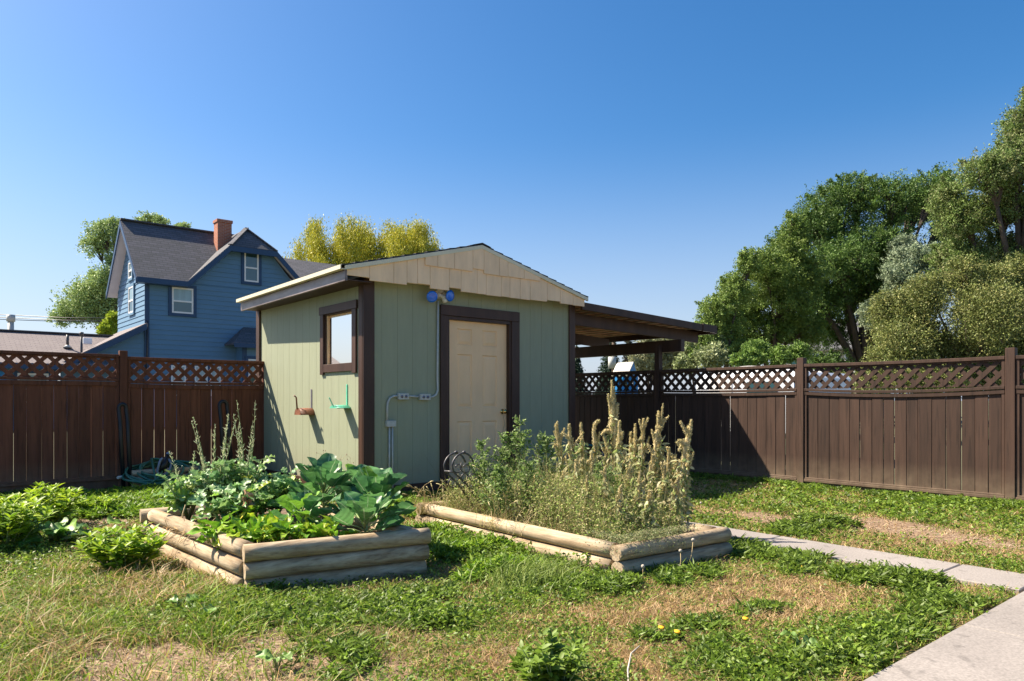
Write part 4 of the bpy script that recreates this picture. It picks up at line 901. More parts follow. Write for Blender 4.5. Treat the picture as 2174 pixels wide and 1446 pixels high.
AM = [((1180, 900), 1205, 4.35, .020, (.0, .0), 'dry amaranth spike leaning left, the leftmost of the tall ones'), ((1208, 900), 1216, 4.25, .016, (0, 0), 'slim upright amaranth spike against the shed corner board'),
      ((1233, 897), 1243, 4.3, .015, (0, 0), 'narrow amaranth spike just right of the shed corner'), ((1273, 893), 1252, 4.1, .016, (-.03, .07), 'amaranth spike whose tip curls over to the right'),
      ((1301, 821), 1300, 3.95, .030, (0, 0), 'tallest and thickest amaranth spike in the bed'), ((1315, 893), 1314, 3.85, .018, (0, 0), 'amaranth spike close beside the tallest one'),
      ((1339, 917), 1336, 4.05, .014, (0, 0), 'short thin amaranth spike in the middle of the row'), ((1348, 900), 1350, 3.9, .015, (0, 0), 'dry amaranth spike left of the brown pointed one'), ((1366, 888), 1360, 3.85, .016, (0, 0), 'pointed brown amaranth spike in the middle of the row'),
      ((1404, 908), 1366, 3.75, .017, (-.01, .08), 'amaranth spike arching over toward the lean to post'), ((1398, 873), 1400, 3.7, .020, (0, 0), 'tall pale amaranth spike before the fence post'), ((1440, 935), 1462, 3.4, .018, (.03, .06), 'nodding pale amaranth head drooping to the left'),
      ((1462, 904), 1448, 3.45, .026, (0, 0), 'broad cream coloured amaranth head at the right end'), ((1434, 965), 1425, 3.5, .014, (0, 0), 'small amaranth spike leaning right below the broad one'), ((1255, 960), 1262, 3.9, .015, (0, 0), 'low amaranth spike before the curled one'),
      ((1136, 1008), 1140, 4.4, .015, (0, 0), 'small dry amaranth spike among the green plants'), ((1385, 965), 1388, 3.65, .014, (0, 0), 'low brown amaranth spike before the tall pale one'), ((1222, 975), 1226, 4.0, .014, (0, 0), 'short amaranth spike below the slim upright one'),
      ((1338, 975), 1330, 3.7, .013, (0, 0), 'low amaranth spike in front of the short thin one'), ((1410, 985), 1408, 3.5, .013, (0, 0), 'knee high amaranth spike near the right end')]
LOWA = [((1160, 985), 1165, 4.5, 'knee high amaranth spike left of the leftmost tall one'), ((1196, 1000), 1192, 4.1, 'stubby amaranth spike below the leftmost tall one'), ((1246, 1010), 1250, 3.75, 'stubby amaranth spike under the curled one'), ((1285, 990), 1282, 3.6, 'half height amaranth spike in front of the tallest'), ((1318, 1030), 1316, 3.45, 'lowest amaranth spike at the middle of the bed'), ((1358, 1000), 1356, 3.5, 'half height amaranth spike before the pointed brown one'), ((1378, 1040), 1376, 3.35, 'lowest amaranth spike right of the middle'), ((1440, 1010), 1436, 3.35, 'stubby amaranth spike beneath the broad cream head'), ((1100, 1030), 1104, 4.3, 'lowest leftmost amaranth spike among the foxtail grass'), ((1268, 1040), 1266, 3.9, 'stubby amaranth spike deep inside the undergrowth'), ((1420, 950), 1412, 3.6, 'amaranth spike between the tall pale one and the broad head'), ((1290, 935), 1288, 4.1, 'amaranth spike standing just left of the tallest')]
AM += [(a, b, c, .012, (0, 0), d) for a, b, c, d in LOWA]
for tip, base, Y, w, cv, lb_ in AM: amaranth(lb_, tip, base, Y, w * AMW, cv, 16 if w > .019 else 11)
def goosefoot(label, c, h, r, n):
    h *= 1.12; n = int(n * 1.5)
    t = thing('goosefoot_plant', label, 'plant', c); sm = MB(); Lf = Leaves(); P = []
    top = Vector(c) + Vector((RNG.normal(0, .03), 0, h)); sm.tube([c, Vector(c).lerp(top, .5) + Vector((.01, 0, 0)), top], [.008, .006, .002], 6)
    for i in range(n):
        u = RNG.uniform(.1, .95); b = Vector(c).lerp(top, u); a = RNG.random() * 6.28; l = r * (1.1 - u) * RNG.uniform(.6, 1.2) + .03; e = b + Vector((math.cos(a) * l, math.sin(a) * l, l * RNG.uniform(.6, 1.3))); sm.tube([b, e], [.003, .001], 4, False)
        for k in range(15): P.append(tuple(b.lerp(e, RNG.uniform(.15, 1))))
    P = np.array(P); m = len(P); Lf.kites2(P, rdir(m, -.3, 1), rdir(m, 0, 1), RNG.uniform(.018, .045, m), RNG.uniform(.009, .02, m), pal([(.17, .29, .06), (.24, .36, .09), (.36, .44, .22), (.13, .22, .05)], m, .2), .2); sm.build('stem', 'stem', t); Lf.build('foliage', 'leaf', t, True)
for px, Y, h, lb_ in ((1105, 4.75, .78, 'tallest green goosefoot plant with its top against the door frame'), (1030, 4.95, .58, 'green goosefoot plant right of the iron trellis'), (1075, 4.85, .62, 'green goosefoot plant before the cream door'), (1160, 4.6, .62, 'green goosefoot plant left of the dry spikes'), (1055, 4.45, .42, 'low goosefoot plant at the front of the green clump'), (1125, 4.3, .45, 'low goosefoot plant before the tallest green one'), (1290, 3.75, .42, 'green goosefoot below the tallest dry spike'), (1240, 4.6, .5, 'goosefoot plant behind the dry spikes')):
    goosefoot(lb_, bedpt(px, Y, .12), h, .17, 42)
def bed_mess():
    Lf = Leaves(); n = 5200; u, v = RNG.random(n), RNG.random(n); Q = RB; x = (Q[0].x * (1 - u) + Q[1].x * u) * (1 - v) + (Q[3].x * (1 - u) + Q[2].x * u) * v; y = (Q[0].y * (1 - u) + Q[1].y * u) * (1 - v) + (Q[3].y * (1 - u) + Q[2].y * u) * v
    m = inpoly(x, y, RB, -.12) & ((y > 3.25)); x, y = x[m], y[m]; n = len(x); hh = (.16 + .30 * fbm(x, y, .35, 50)) * np.clip((y - 3.0) / .7, .15, 1) * np.clip((5.6 - y) / .5, .5, 1)
    k = 10; X = np.repeat(x, k); Y = np.repeat(y, k); uu = np.tile(np.linspace(.05, 1, k), n); ln = np.repeat(RNG.normal(0, .3, (n, 2)), k, 0); HH = np.repeat(hh, k) * uu; P = np.stack([X + ln[:, 0] * HH, Y + ln[:, 1] * HH, .12 + HH], 1); N_ = n * k
    Lf.kites(P, rdir(N_, -.6, 1), rdir(N_), RNG.uniform(.012, .034, N_), RNG.uniform(.004, .012, N_), pal([(.44, .40, .18), (.32, .37, .12), (.54, .47, .25), (.20, .32, .06), (.28, .40, .09)], N_, .25), .2)
    b = RNG.random(n) < .5; nb = int(b.sum()); Lf.blades(np.stack([x[b], y[b], np.full(nb, .11)], 1), np.concatenate([RNG.normal(0, .3, (nb, 2)), np.ones((nb, 1))], 1), hh[b] * 1.5, .003, RNG.normal(0, .3, (nb, 3)), pal([(.5, .42, .22), (.35, .36, .14), (.24, .3, .09)], nb))
    tag(Lf.build('bed_undergrowth', 'dryleaf'), 'tangle of dry and green undergrowth filling the right log bed', 'weeds', kind='stuff')
    # creeping mat over the near corner
    Lf = Leaves(); n = 9000; th = RNG.random(n) * 6.28; r = np.abs(RNG.normal(0, .17, n)); x = 3.78 + np.cos(th) * r * 1.7; y = 3.12 + np.sin(th) * r; z = np.where(inpoly(x, y, RB, -.1), .16, .225) + RNG.uniform(0, .03, n); out = ~inpoly(x, y, RB, .01); z = np.where(out, .225 - RNG.uniform(0, .09, n), z); m = inpoly(x, y, RB, .035); P = np.stack([x, y, z], 1)[m]; n = len(P)
    Lf.kites(P, rdir(n, -.5, .8), rdir(n, .2, 1), RNG.uniform(.008, .02, n), .007, pal([(.22, .27, .11), (.32, .35, .18), (.15, .21, .07), (.36, .32, .18)], n), .2); tag(Lf.build('creeping_weed', 'leaf'), 'grey green creeping weed spilling over the near corner of the right log bed', 'weeds', kind='stuff')
bed_mess()
def foxtail(name, label, c, n, h, heads, arch, cols, w=.0035, m='blade'):
    t = thing(name, label, 'grass', c); Lf = Leaves(); sp_ = 1.9 if n > 600 else 1; P = np.array(c)[None] + np.stack([RNG.normal(0, .07 * sp_, n), RNG.normal(0, .06 * sp_, n), np.zeros(n)], 1); D = np.concatenate([RNG.normal(0, .38, (n, 2)), np.ones((n, 1))], 1)
    Lf.blades(P, D, RNG.uniform(.5, 1, n) * h * .8, w, np.stack([RNG.normal(arch[0], .35, n), RNG.normal(arch[1], .35, n), -RNG.uniform(.1, .9, n)], 1), pal(cols, n)); Lf.build('blades', m, t)
    if heads:
        sm = MB(); hd = MB()
        for i in range(heads):
            a = Vector(c) + Vector((RNG.normal(0, .06), RNG.normal(0, .05), 0)); lean = Vector((arch[0] * .5 + RNG.normal(0, .3), arch[1] * .5 + RNG.normal(0, .3), 0)); hh = h * RNG.uniform(.65, 1.2)
            pts = [a + lean * hh * (q ** 1.7) + Vector((0, 0, hh * (q - .28 * q ** 3))) for q in (0, .25, .5, .75, .93)]; sm.tube(pts, [.0022, .002, .0017, .0014, .0012], 4, False); d = (pts[-1] - pts[-2]).normalized(); l = RNG.uniform(.035, .06); e = pts[-1]
            hd.tube([e, e + d * l * .2, e + d * l * .6 + Vector((0, 0, -.002)), e + d * l + Vector((0, 0, -.008))], [.0015, .0055, .005, .001], 6)
        sm.build('stem', 'drystem', t); hd.build('seed_head', 'foxhead', t)
M['foxhead'] = mat('foxtail_head', (.50, .43, .22), .9, .3, (90, 90, 90), .5)
DG = [(.48, .40, .18), (.36, .36, .13), (.55, .46, .25)]
for px, Y, h, hd, ar, lb_ in ((925, 5.35, .30, 16, (-.5, -.1), 'foxtail grass tuft at the back left corner of the right bed'), (965, 5.2, .36, 12, (-.2, -.2), 'foxtail grass tuft under the iron trellis'), (1010, 4.9, .30, 12, (.1, -.4), 'foxtail grass tuft before the green goosefoot'), (1060, 4.4, .34, 12, (-.2, -.4), 'foxtail grass tuft hanging over the long white log'), (900, 5.45, .34, 10, (-.9, .1), 'foxtail grass arching out over the bed corner toward the shed'), (1120, 4.1, .26, 9, (0, -.3), 'foxtail grass tuft in the middle of the long log'), (1195, 3.85, .26, 8, (.2, -.3), 'foxtail grass tuft before the leftmost dry spikes'), (1075, 4.7, .62, 8, (.2, 0), 'tall foxtail grass with heads rising among green leaves')):
    foxtail('foxtail_grass', lb_, bedpt(px, Y, .12), 150, h, hd, ar, DG)
foxtail('grass_tuft', 'long bladed lush green grass tuft before the long white log', gp(1120, 1235), 900, .33, 0, (.2, 0), [(.15, .23, .04), (.2, .29, .05), (.27, .34, .08)], .006)
foxtail('grass_tuft', 'smaller green grass tuft right of the left log bed', gp(1070, 1262), 200, .17, 0, (.1, 0), [(.15, .23, .04), (.2, .28, .05)], .004)
foxtail('grass_tuft', 'thin green grass tuft at the foot of the left bed', gp(700, 1262), 120, .16, 0, (.0, -.1), [(.10, .2, .04), (.14, .25, .05)], .003)
foxtail('grass_tuft', 'green grass tuft growing beside the walk near the bed end', gp(1683, 1190), 90, .14, 0, (.0, 0), [(.10, .2, .06), (.2, .3, .1)], .003)
def dandelion(kind, label, c, h, lean=(0, 0)):
    t = thing('dandelion', label, 'flower', c); e = Vector(c) + Vector((lean[0], lean[1], h)); MB().tube([c, Vector(c).lerp(e, .5) + Vector((lean[0] * .3, 0, .01)), e], .0022, 5).build('stem', 'drystem' if kind else 'stem', t)
    if kind: MB().ball(e, .012, 10, 7).build('seed_head', 'fluff', t)
    else: MB().lathe(e, (0, -.2, 1), [(0, .004), (.004, .016), (.009, .017), (.012, .008), (.013, .001)], 12).build('flower_head', 'dandelion', t)
dandelion(1, 'pale dandelion seed head standing tall before the right bed end', gp(1458, 1210), .20, (.07, 0)); dandelion(1, 'brown dandelion seed head on a bent stem before the right bed', gp(1440, 1222), .155, (.05, .02)); dandelion(1, 'low dandelion seed head at the right bed corner', gp(1365, 1235), .10)
dandelion(1, 'dandelion seed head on the far lawn behind the right bed', gp(1488, 1090), .12); dandelion(1, 'dandelion seed head beside the bright plants by the left fence', gp(134, 1075), .16, (-.03, 0))
for px, py, lb_ in ((1438, 1350, 'brightest yellow dandelion flower in the middle of the lawn'), (1404, 1341, 'small yellow dandelion flower just left of the brightest'), (1583, 1323, 'yellow dandelion flower on the right part of the lawn'), (1482, 1203, 'yellow dandelion flower under the tall seed head'), (200, 1137, 'yellow dandelion flower on the left lawn'), (1705, 1205, 'tiny yellow flower near the concrete walk')): dandelion(0, lb_, gp(px, py + 6), .035)
s = MB().tube([gp(1335, 1462) + Vector((0, 0, .015)), gp(1333, 1440) + Vector((0, 0, .05)), gp(1340, 1425) + Vector((0, 0, .09)), gp(1358, 1418) + Vector((0, 0, .11))], [.004, .004, .0035, .002], 6).build('twig', 'greymetal'); s.data.materials[0] = M['stone']; tag(s, 'pale bent twig sticking up from the grass at the bottom', 'twig')

# iron trellis
def trellis():
    c = bedpt(965, 5.05, .12); t = thing('trellis', 'black iron trellis with arched scrolled tops leaning in the right log bed', 'trellis', c)
    def Q(px, py, Y=5.05): return PY(px, py, Y)
    for dx, Y, lb_ in ((0, 5.05, 0), (17, 4.95, 1)):
        pts = [Q(951 + dx, 1068, Y), Q(946 + dx, 1020, Y)] + [Q(968 + dx - 26 * math.cos(a), 996 - 34 * math.sin(a), Y) for a in np.linspace(0, math.pi, 12)][:] 
        leg = [Q(1008 + dx, 1080, Y - .05), Q(975 + dx, 1030, Y), Q(950 + dx if 0 else 946 + dx, 1002, Y)]
        arch = [Q(968 + dx - (26 - 4 * (k > 6)) * math.cos(a), 996 - 34 * math.sin(a), Y) for k, a in enumerate(np.linspace(0, math.pi * .86, 12))]
        MB().tube(leg + arch[1:], .0085, 7).build('arch', 'iron', t); MB().ball(Q(968 + dx, 960, Y), .016, 8, 6, (1, 1, .8)).build('finial', 'iron', t)
        for (sx, sy, R, tw, a0, dr) in ((972, 993, 13, 1.4, 2.2, 1), (988, 1012, 11, 1.3, -.4, -1), (962, 1026, 12, 1.2, 1.6, 1), (995, 1036, 12, 1.3, 2.6, 1), (1022, 1012, 10, 1.2, 0, -1), (1018, 1030, 10, 1.2, 1, 1)):
            MB().tube([Q(sx + dx + R * (1 - .6 * k / 16) * math.cos(a0 + dr * k / 16 * 2 * math.pi * tw * .8), sy - R * (1 - .6 * k / 16) * math.sin(a0 + dr * k / 16 * 2 * math.pi * tw * .8), Y) for k in range(17)], .0055, 6).build('scroll', 'iron', t)
    MB().tube([Q(944, 1000, 5.05), Q(964, 1002, 4.95)], .008, 7).build('crossbar', 'iron', t)
trellis()

# hose heap, sprinkler, firewood and bent tubes before the left fence
def corner_stuff():
    Yc = 9.62; c0 = Vector((2.42, Yc, 0))
    logs = [(0, .055, .045), (1, .055, .05), (2, .06, .05), (0.5, .15, .048), (1.5, .15, .045), (1, .235, .04)]
    lbs = ['front', 'middle', 'rear']
    for i, (k, z, r) in enumerate(logs):
        y = Yc - .12 + k * .11; a = Vector((2.1 + RNG.uniform(-.04, .04), y, z)); b = Vector((3.0 + RNG.uniform(-.05, .05), y + RNG.uniform(-.02, .02), z + RNG.uniform(-.005, .01)))
        mb = MB(); mb.tube([a, a.lerp(b, .5), b], [r, r * .95, r * .9], 10); o = mb.build('firewood_pole', 'log'); tag(o, ['frontmost weathered pole on the ground under the green hose', 'weathered pole on the ground, middle of those under the hose', 'weathered pole on the ground under the hose, nearest the fence', 'front pole of the upper pair under the green hose', 'rear pole of the upper pair under the green hose', 'single topmost weathered pole under the green hose'][i], 'wood pole', 'poles under the hose')
    pts = []; n = 260
    for i in range(n):
        u = i / n; a = u * 2 * math.pi * 7.3; r = .46 - .028 * (i // 36) + .03 * math.sin(u * 31); pts.append(Vector((2.45 + .09 * math.sin(u * 17) + r * math.cos(a), Yc - .02 + (.26 + .02 * math.sin(u * 23)) * math.sin(a) * r / .46, .19 + .09 * u + .10 * math.sin(a) + .015 * math.sin(a * 3 + u * 9))))
    pts += [Vector((2.3, Yc - .22, .16)), Vector((2.42, Yc - .26, .22)), Vector((2.5, Yc - .24, .31))]
    tag(MB().tube(pts, .0145, 8).build('garden_hose', 'hose'), 'dark green garden hose coiled on wood poles by the left fence', 'hose')
    t = thing('sprinkler', 'oscillating sprinkler with grey blue sled frame lying on the hose coil', 'sprinkler', (2.55, Yc - .2, .3))
    A = PY(342, 1003, Yc - .25); B = PY(357, 966, Yc - .2)
    MB().tube([A, A.lerp(B, .15), A.lerp(B, .16), A.lerp(B, .8), A.lerp(B, .82), B], [.03, .034, .044, .04, .03, .03], 12).build('spray_bar', 'blackplastic', t)
    MB().tube([B, B + (B - A).normalized() * .03], [.034, .026], 12).build('end_cap', 'bluegrey', t)
    for s in (-1, 1):
        q = lambda px, py: PY(px, py, Yc - .25 + .0 * s)
        pp = [q(350 - 5 , 972), q(340, 978), q(334, 1000), q(338, 1008), q(343, 1004)] if s < 0 else [q(358, 974), q(364, 985), q(358, 1003), q(350, 1006), q(343, 1004)]
        MB().tube(pp, [.012, .014, .014, .012, .01], 8).build('sled_frame', 'bluegrey', t)
    MB().tube([PY(345, 1000, Yc - .27), PY(338, 1012, Yc - .28), PY(320, 1026, Yc - .28), PY(300, 1030, Yc - .28)], .011, 8).build('feed_hose', 'hose', t)
    for (px, top, bot, Y, w, lb_) in ((256, 856, 1048, 9.85, 15, 'tall black bent tube leaning on the left fence post'), (470, 850, 1005, 9.9, 15, 'tall black bent tube leaning on the fence behind the kale')):
        q = lambda a, b, yy=0: PY(a, b, Y - yy)
        P = [q(px + 7, bot, .2), q(px - 1, top + 40, .03), q(px - 4, top + 14)] + [q(px + 4 - 8 * math.cos(a), top + 11 - 9 * math.sin(a)) for a in np.linspace(0.2, 2.94, 7)] + [q(px + 12, top + 14), q(px + 15, top + 40, .03), q(px + 22, bot + 8, .25)]
        tag(MB().tube(P, .025, 9).build('bent_tube', 'blackplastic'), lb_, 'bent tube', 'black bent tubes')
    tag(MB().tube([PY(250, 1014, 9.6), PY(272, 1011, 9.7)], .018, 10).build('short_pipe', 'galv'), 'short pale grey pipe lying by the left fence post', 'pipe')
corner_stuff()

# things under the lean-to
def under_roof():
    t = thing('garden_cart', 'teal tube rimmed frame with slanted grey blue legs under the lean to roof', 'cart frame', (7.9, 8.1, 0)); Y = 8.1
    q = lambda a, b, d=0: PY(a, b, Y + d)
    MB().tube([q(1214, 943), q(1262, 946), q(1335, 951), q(1338, 955)], .016, 8).build('rim', 'teal', t)
    MB().tube([q(1216, 949, .5), q(1340, 954, .5)], .016, 8).build('rim', 'teal', t)
    for a, b, c, d in ((1268, 955, 1240, 1000), (1290, 968, 1272, 996), (1335, 955, 1318, 1000), (1278, 960, 1304, 1000)): MB().beam(q(a, b), q(c, d), .05, .03, up=(0, 1, 0)).build('leg', 'bluegrey', t, .004)
    MB().box(q(1240, 990).x, q(1330, 990).x, Y, Y + .5, q(1280, 1000).z, q(1280, 994).z).build('shelf', 'bluegrey', t, .004)
    t = thing('plastic_bin', 'grey blue ribbed plastic bin under the lean to beside the shed', 'bin', (7.45, 7.9, 0)); z1 = .33; mb = MB(); x0 = 7.2
    mb.prism([(x0 + .03, 7.75, .02), (x0 + .42, 7.75, .02), (x0 + .42, 8.15, .02), (x0 + .03, 8.15, .02)], (0, 0, .31)); mb.build('body', 'bluegrey', t, .01)
    for k in range(5): MB().box(x0 + .02, x0 + .43, 7.74, 8.16, .07 + k * .055, .085 + k * .055).build('rib', 'bluegrey', t, .003)
    t = thing('barrel', 'dark brown round barrel standing on the teal frame under the lean to', 'barrel', (7.45, 8.4, .46)); MB().lathe((7.52, 8.4, .45), (0, 0, 1), [(0, .16), (.05, .2), (.12, .21), (.2, .2), (.25, .17)], 20).build('drum', 'trim', t); MB().lathe((7.52, 8.4, .70), (0, 0, 1), [(0, .18), (.015, .18), (.02, .02), (.03, .001)], 20).build('lid', 'iron', t)
under_roof()
# thin weeds standing before the sunny side wall
for px, Y, h, lb_ in ((684, 6.35, .62, 'thin dry flower stalk before the sunny shed wall'), (722, 6.3, .6, 'spindly brown seeded stalk before the shed wall, nearer the corner'), (742, 6.2, .58, 'spindly pale stalk before the shed wall beside the corner board')):
    c = bedpt(px, Y, 0); t = thing('dry_stalk', lb_, 'plant', c); mb = MB(); sd = MB(); top = Vector(c) + Vector((.01, 0, h)); mb.tube([c, top], [.002, .001], 4, False)
    for k in range(9):
        b = Vector(c).lerp(top, RNG.uniform(.5, 1)); e = b + Vector((RNG.normal(0, .03), 0, RNG.uniform(.02, .06))); mb.tube([b, e], .0009, 4, False); sd.ball(e, .005, 6, 4)
    mb.build('stem', 'drystem', t); sd.build('seeds', 'rust', t)
# ------------------------------------------------------------------ blue house and its wings beyond the left fence
def siding(mb, prof, z0, z1, step, axis, c, out, lap=.03):
    """lapped courses; prof(z)->(lo, hi) along the wall, axis 'x' wall at y=c or 'y' wall at x=c, out = -1"""
    z = z0
    while z < z1 - .02:
        zt = min(z + step, z1); (a, b), (a2, b2) = prof(z), prof(zt)
        if b - a > .05:
            if axis == 'x': vs = [(a, c + out * lap, z), (b, c + out * lap, z), (b2, c + out * .004, zt), (a2, c + out * .004, zt), (a, c, z), (b, c, z), (b2, c - out * .02, zt), (a2, c - out * .02, zt)]
            else: vs = [(c + out * lap, a, z), (c + out * lap, b, z), (c + out * .004, b2, zt), (c + out * .004, a2, zt), (c, a, z), (c, b, z), (c - out * .02, b2, zt), (c - out * .02, a2, zt)]
            mb.add(vs, [(0, 1, 2, 3), (4, 7, 6, 5), (0, 4, 5, 1), (3, 2, 6, 7), (0, 3, 7, 4), (1, 5, 6, 2)])
        z = zt
def house_window(t, x0, x1, z0, z1, y, tw=.13, axis='x', curtain=True):
    def bx(mb, a, b, c, d, o0, o1):
        if axis == 'x': mb.box(a, b, y - o1, y - o0, c, d)
        else: mb.box(y - o1, y - o0, a, b, c, d)
        return mb
    mb = MB()
    for r in ((x0 - tw, x0, z0 - tw, z1 + tw), (x1, x1 + tw, z0 - tw, z1 + tw), (x0, x1, z0 - tw, z0), (x0, x1, z1, z1 + tw)): bx(mb, *r, .0, .055)
    w = mb.build('window', 'navy' if axis == 'x' else 'blue', t); f = .07; zm = z0 + (z1 - z0) * .47; mb = MB()
    for r in ((x0, x0 + f, z0, z1), (x1 - f, x1, z0, z1), (x0 + f, x1 - f, z0, z0 + f), (x0 + f, x1 - f, z1 - f, z1), (x0 + f, x1 - f, zm - f * .5, zm + f * .5)): bx(mb, *r, .0, .045)
    mb.build('frame', 'white', w); mb = MB(); bx(mb, x0 + f, x1 - f, zm, z1 - f, .0, .02); mb.build('pane', 'hcurtain' if curtain else 'hglass', w); mb = MB(); bx(mb, x0 + f, x1 - f, z0 + f, zm, .0, .018); mb.build('pane', 'hglass', w)
def slabroof(t, pts, th, m, name='roof'):                # polygon roof plane with thickness downwards
    return MB().prism([Vector(p) for p in pts], (0, 0, -th)).build(name, m, t)
def house():
    Y = 32.8; X0, X1, XR = 7.64, 14.55, 22.0; t = thing('house', 'blue two storey house with white windows, grey shingle roof and brick chimney', 'house', (11, 35, 0))
    ez, rz, ry = 6.2, 9.06, 35.25; k = (rz - ez) / (ry - 32.4)
    def front(z):
        if z < 6.2: return (X0, 14.5)
        if z < 8.05: return (12.02 - (9.0 - z) + .35, 12.02 + (9.0 - z) - .35)
        return (12.02, 12.02)
    mb = MB(); siding(mb, front, 0, 6.2, .205, 'x', Y, -1); siding(mb, front, 6.2, 8.0, .205, 'x', Y, -1); mb.box(X0 + .05, 14.5, Y + .005, Y + .2, 0, 6.2)
    mb.prism([(9.5, Y + .005, 6.15), (14.5, Y + .005, 6.15), (12.9, Y + .005, 8.0), (11.1, Y + .005, 8.0)], (0, .2, 0)); mb.build('wall', 'blue', t)
    def left(z):
        if z < 6.2: return (Y, 37.9)
        h = (rz - z) / k; return (max(Y, ry - h + .25), ry + h - .25)
    mb = MB(); siding(mb, left, 0, 6.2, .205, 'y', X0, -1); siding(mb, left, 6.2, 8.9, .205, 'y', X0, -1); mb.box(X0 + .005, X0 + .1, Y + .1, 37.9, 0, 6.2); mb.prism([(X0 + .005, Y + .1, 6.2), (X0 + .005, 37.9, 6.2), (X0 + .005, ry, 8.95)], (.1, 0, 0)); mb.build('wall', 'blue', t)
    MB().box(X0 - .045, X0 + .13, Y - .045, Y + .0, 0, 6.15).build('corner_board', 'navy', t)
    # main roof
    xl = 7.2; e = .0
    slabroof(t, [(xl, 32.35, ez - .04), (xl, ry, rz), (12.02, ry, rz), (9.15, 32.35, ez - .04)], .10, 'houseroof')
    slabroof(t, [(xl, ry, rz), (xl, 38.15, ez - .04), (12.8, 38.15, ez - .04), (12.8, ry, rz)], .10, 'houseroof')
    MB().beam((xl - .02, ry, rz + .02), (12.4, ry, rz + .02), .3, .06).build('ridge_cap', 'houseroof', t)
    for ya in (32.35, 38.15): MB().prism([(xl - .03, ya, ez - .06), (xl - .03, ry, rz - .02), (xl - .03, ry, rz - .30), (xl - .03, ya, ez - .30)], (.05, 0, 0)).build('barge_board', 'navy', t)
    MB().prism([(xl + .02, 32.45, ez - .20), (xl + .02, ry, rz - .18), (xl + .02, 38.1, ez - .20), (xl + .02, 38.1, ez - .24), (xl + .02, ry, rz - .22), (xl + .02, 32.45, ez - .24)], (.44, 0, 0)).build('soffit', 'soffit', t)
    MB().box(xl, 9.2, 32.3, 32.36, ez - .24, ez - .02).build('fascia', 'navy', t); MB().box(xl + .03, 9.3, 32.36, Y, ez - .24, ez - .2).build('soffit', 'navy', t)
    # front cross gable with clipped top
    cx = 12.02; yf = 32.35; hw = 2.85; gz_ = 9.06; ezg = gz_ - hw; clip = 8.0; cw = gz_ - clip
    for s in (-1, 1): slabroof(t, [(cx, 33.35, gz_), (cx + s * cw, yf, clip), (cx + s * hw, yf, ezg), (cx, 35.24, gz_)], .10, 'houseroof')
    slabroof(t, [(cx, 33.35, gz_), (cx - cw, yf, clip), (cx + cw, yf, clip)], .10, 'houseroof')
    for s in (-1, 1):
        MB().prism([(cx + s * cw, yf - .03, clip - .02), (cx + s * hw, yf - .03, ezg - .02), (cx + s * hw, yf - .03, ezg - .30), (cx + s * cw, yf - .03, clip - .30)], (0, .05, 0)).build('barge_board', 'navy', t)
        MB().prism([(cx + s * cw, yf + .02, clip - .12), (cx + s * hw, yf + .02, ezg - .12), (cx + s * hw, yf + .02, ezg - .16), (cx + s * cw, yf + .02, clip - .16)], (0, .44, 0)).build('soffit', 'soffit', t)
        MB().beam((cx, 33.32, gz_ + .02), (cx + s * cw, yf, clip + .02), .22, .05).build('hip_cap', 'houseroof', t)
    MB().box(cx - cw, cx + cw, yf - .03, yf + .02, clip - .27, clip - .03).build('fascia', 'navy', t); MB().box(cx - cw, cx + cw, yf + .02, Y + .3, clip - .2, clip - .15).build('soffit', 'navy', t)
    # chimney
    c = MB().box(10.98, 11.62, 34.1, 34.65, 7.4, 9.36).box(10.94, 11.66, 34.06, 34.69, 9.36, 9.5); c.build('chimney', 'brick', t, .01); MB().box(11.15, 11.45, 34.25, 34.5, 9.5, 9.52).build('flue', 'dark', t)
    # windows read from the photograph on the wall planes
    def rect(a, b, c_, d): p = PY(a, c_, Y); q = PY(b, d, Y); return p.x, q.x, q.z, p.z
    x0, x1, z0, z1 = rect(364, 409.5, 600.5, 657); house_window(t, x0, x1, 4.85, 6.0 - .05, Y - .03)
    house_window(t, *rect(517.5, 548, 535, 599)[:2], PY(532, 599, Y).z, PY(532, 536, Y).z, Y - .03, curtain=False)
    a, b = PX(276.5, 640, X0).y, PX(286.5, 640, X0).y; house_window(t, b, a, PX(281, 665, X0).z, PX(281, 609, X0).z, X0 - .03, .1, 'y'); a, b = PX(276.5, 580, X0).y, PX(283.5, 580, X0).y; house_window(t, b, a, PX(280, 591, X0).z, PX(280, 557, X0).z, X0 - .03, .1, 'y')
    for px0, px1 in ((362, 394), (412, 440), (445, 468)):
        a, b = PY(px0, 800, Y).x, PY(px1, 800, Y).x; house_window(t, a, b, 1.3, 2.62, Y - .03, .05)
    MB().tube([PY(313, 680, Y - .08), PY(313, 740, Y - .08), PY(310, 790, Y - .08)], .03, 6).build('service_cable', 'iron', t)
    # bay on the right
    a = 11.35; MB().box(a, 14.0, 31.9, Y, 0, 3.55).build('bay_wall', 'blue', t); MB().box(a - .03, a + .16, 31.86, 31.899, 0, 3.5).build('corner_board', 'navy', t)
    slabroof(t, [(a - .5, 31.5, 3.62), (14.3, 31.5, 3.62), (13.8, Y, 4.45), (a + .35, Y, 4.45)], .08, 'houseroof'); slabroof(t, [(a - .5, 31.5, 3.62), (a + .35, Y, 4.45), (a - .5, Y, 3.62)], .08, 'houseroof'); MB().box(a - .52, 14.3, 31.46, 31.5, 3.42, 3.6).build('fascia', 'navy', t)
    house_window(t, PY(526, 760, 31.9).x, PY(560, 760, 31.9).x, 1.7, 2.95, 31.88)
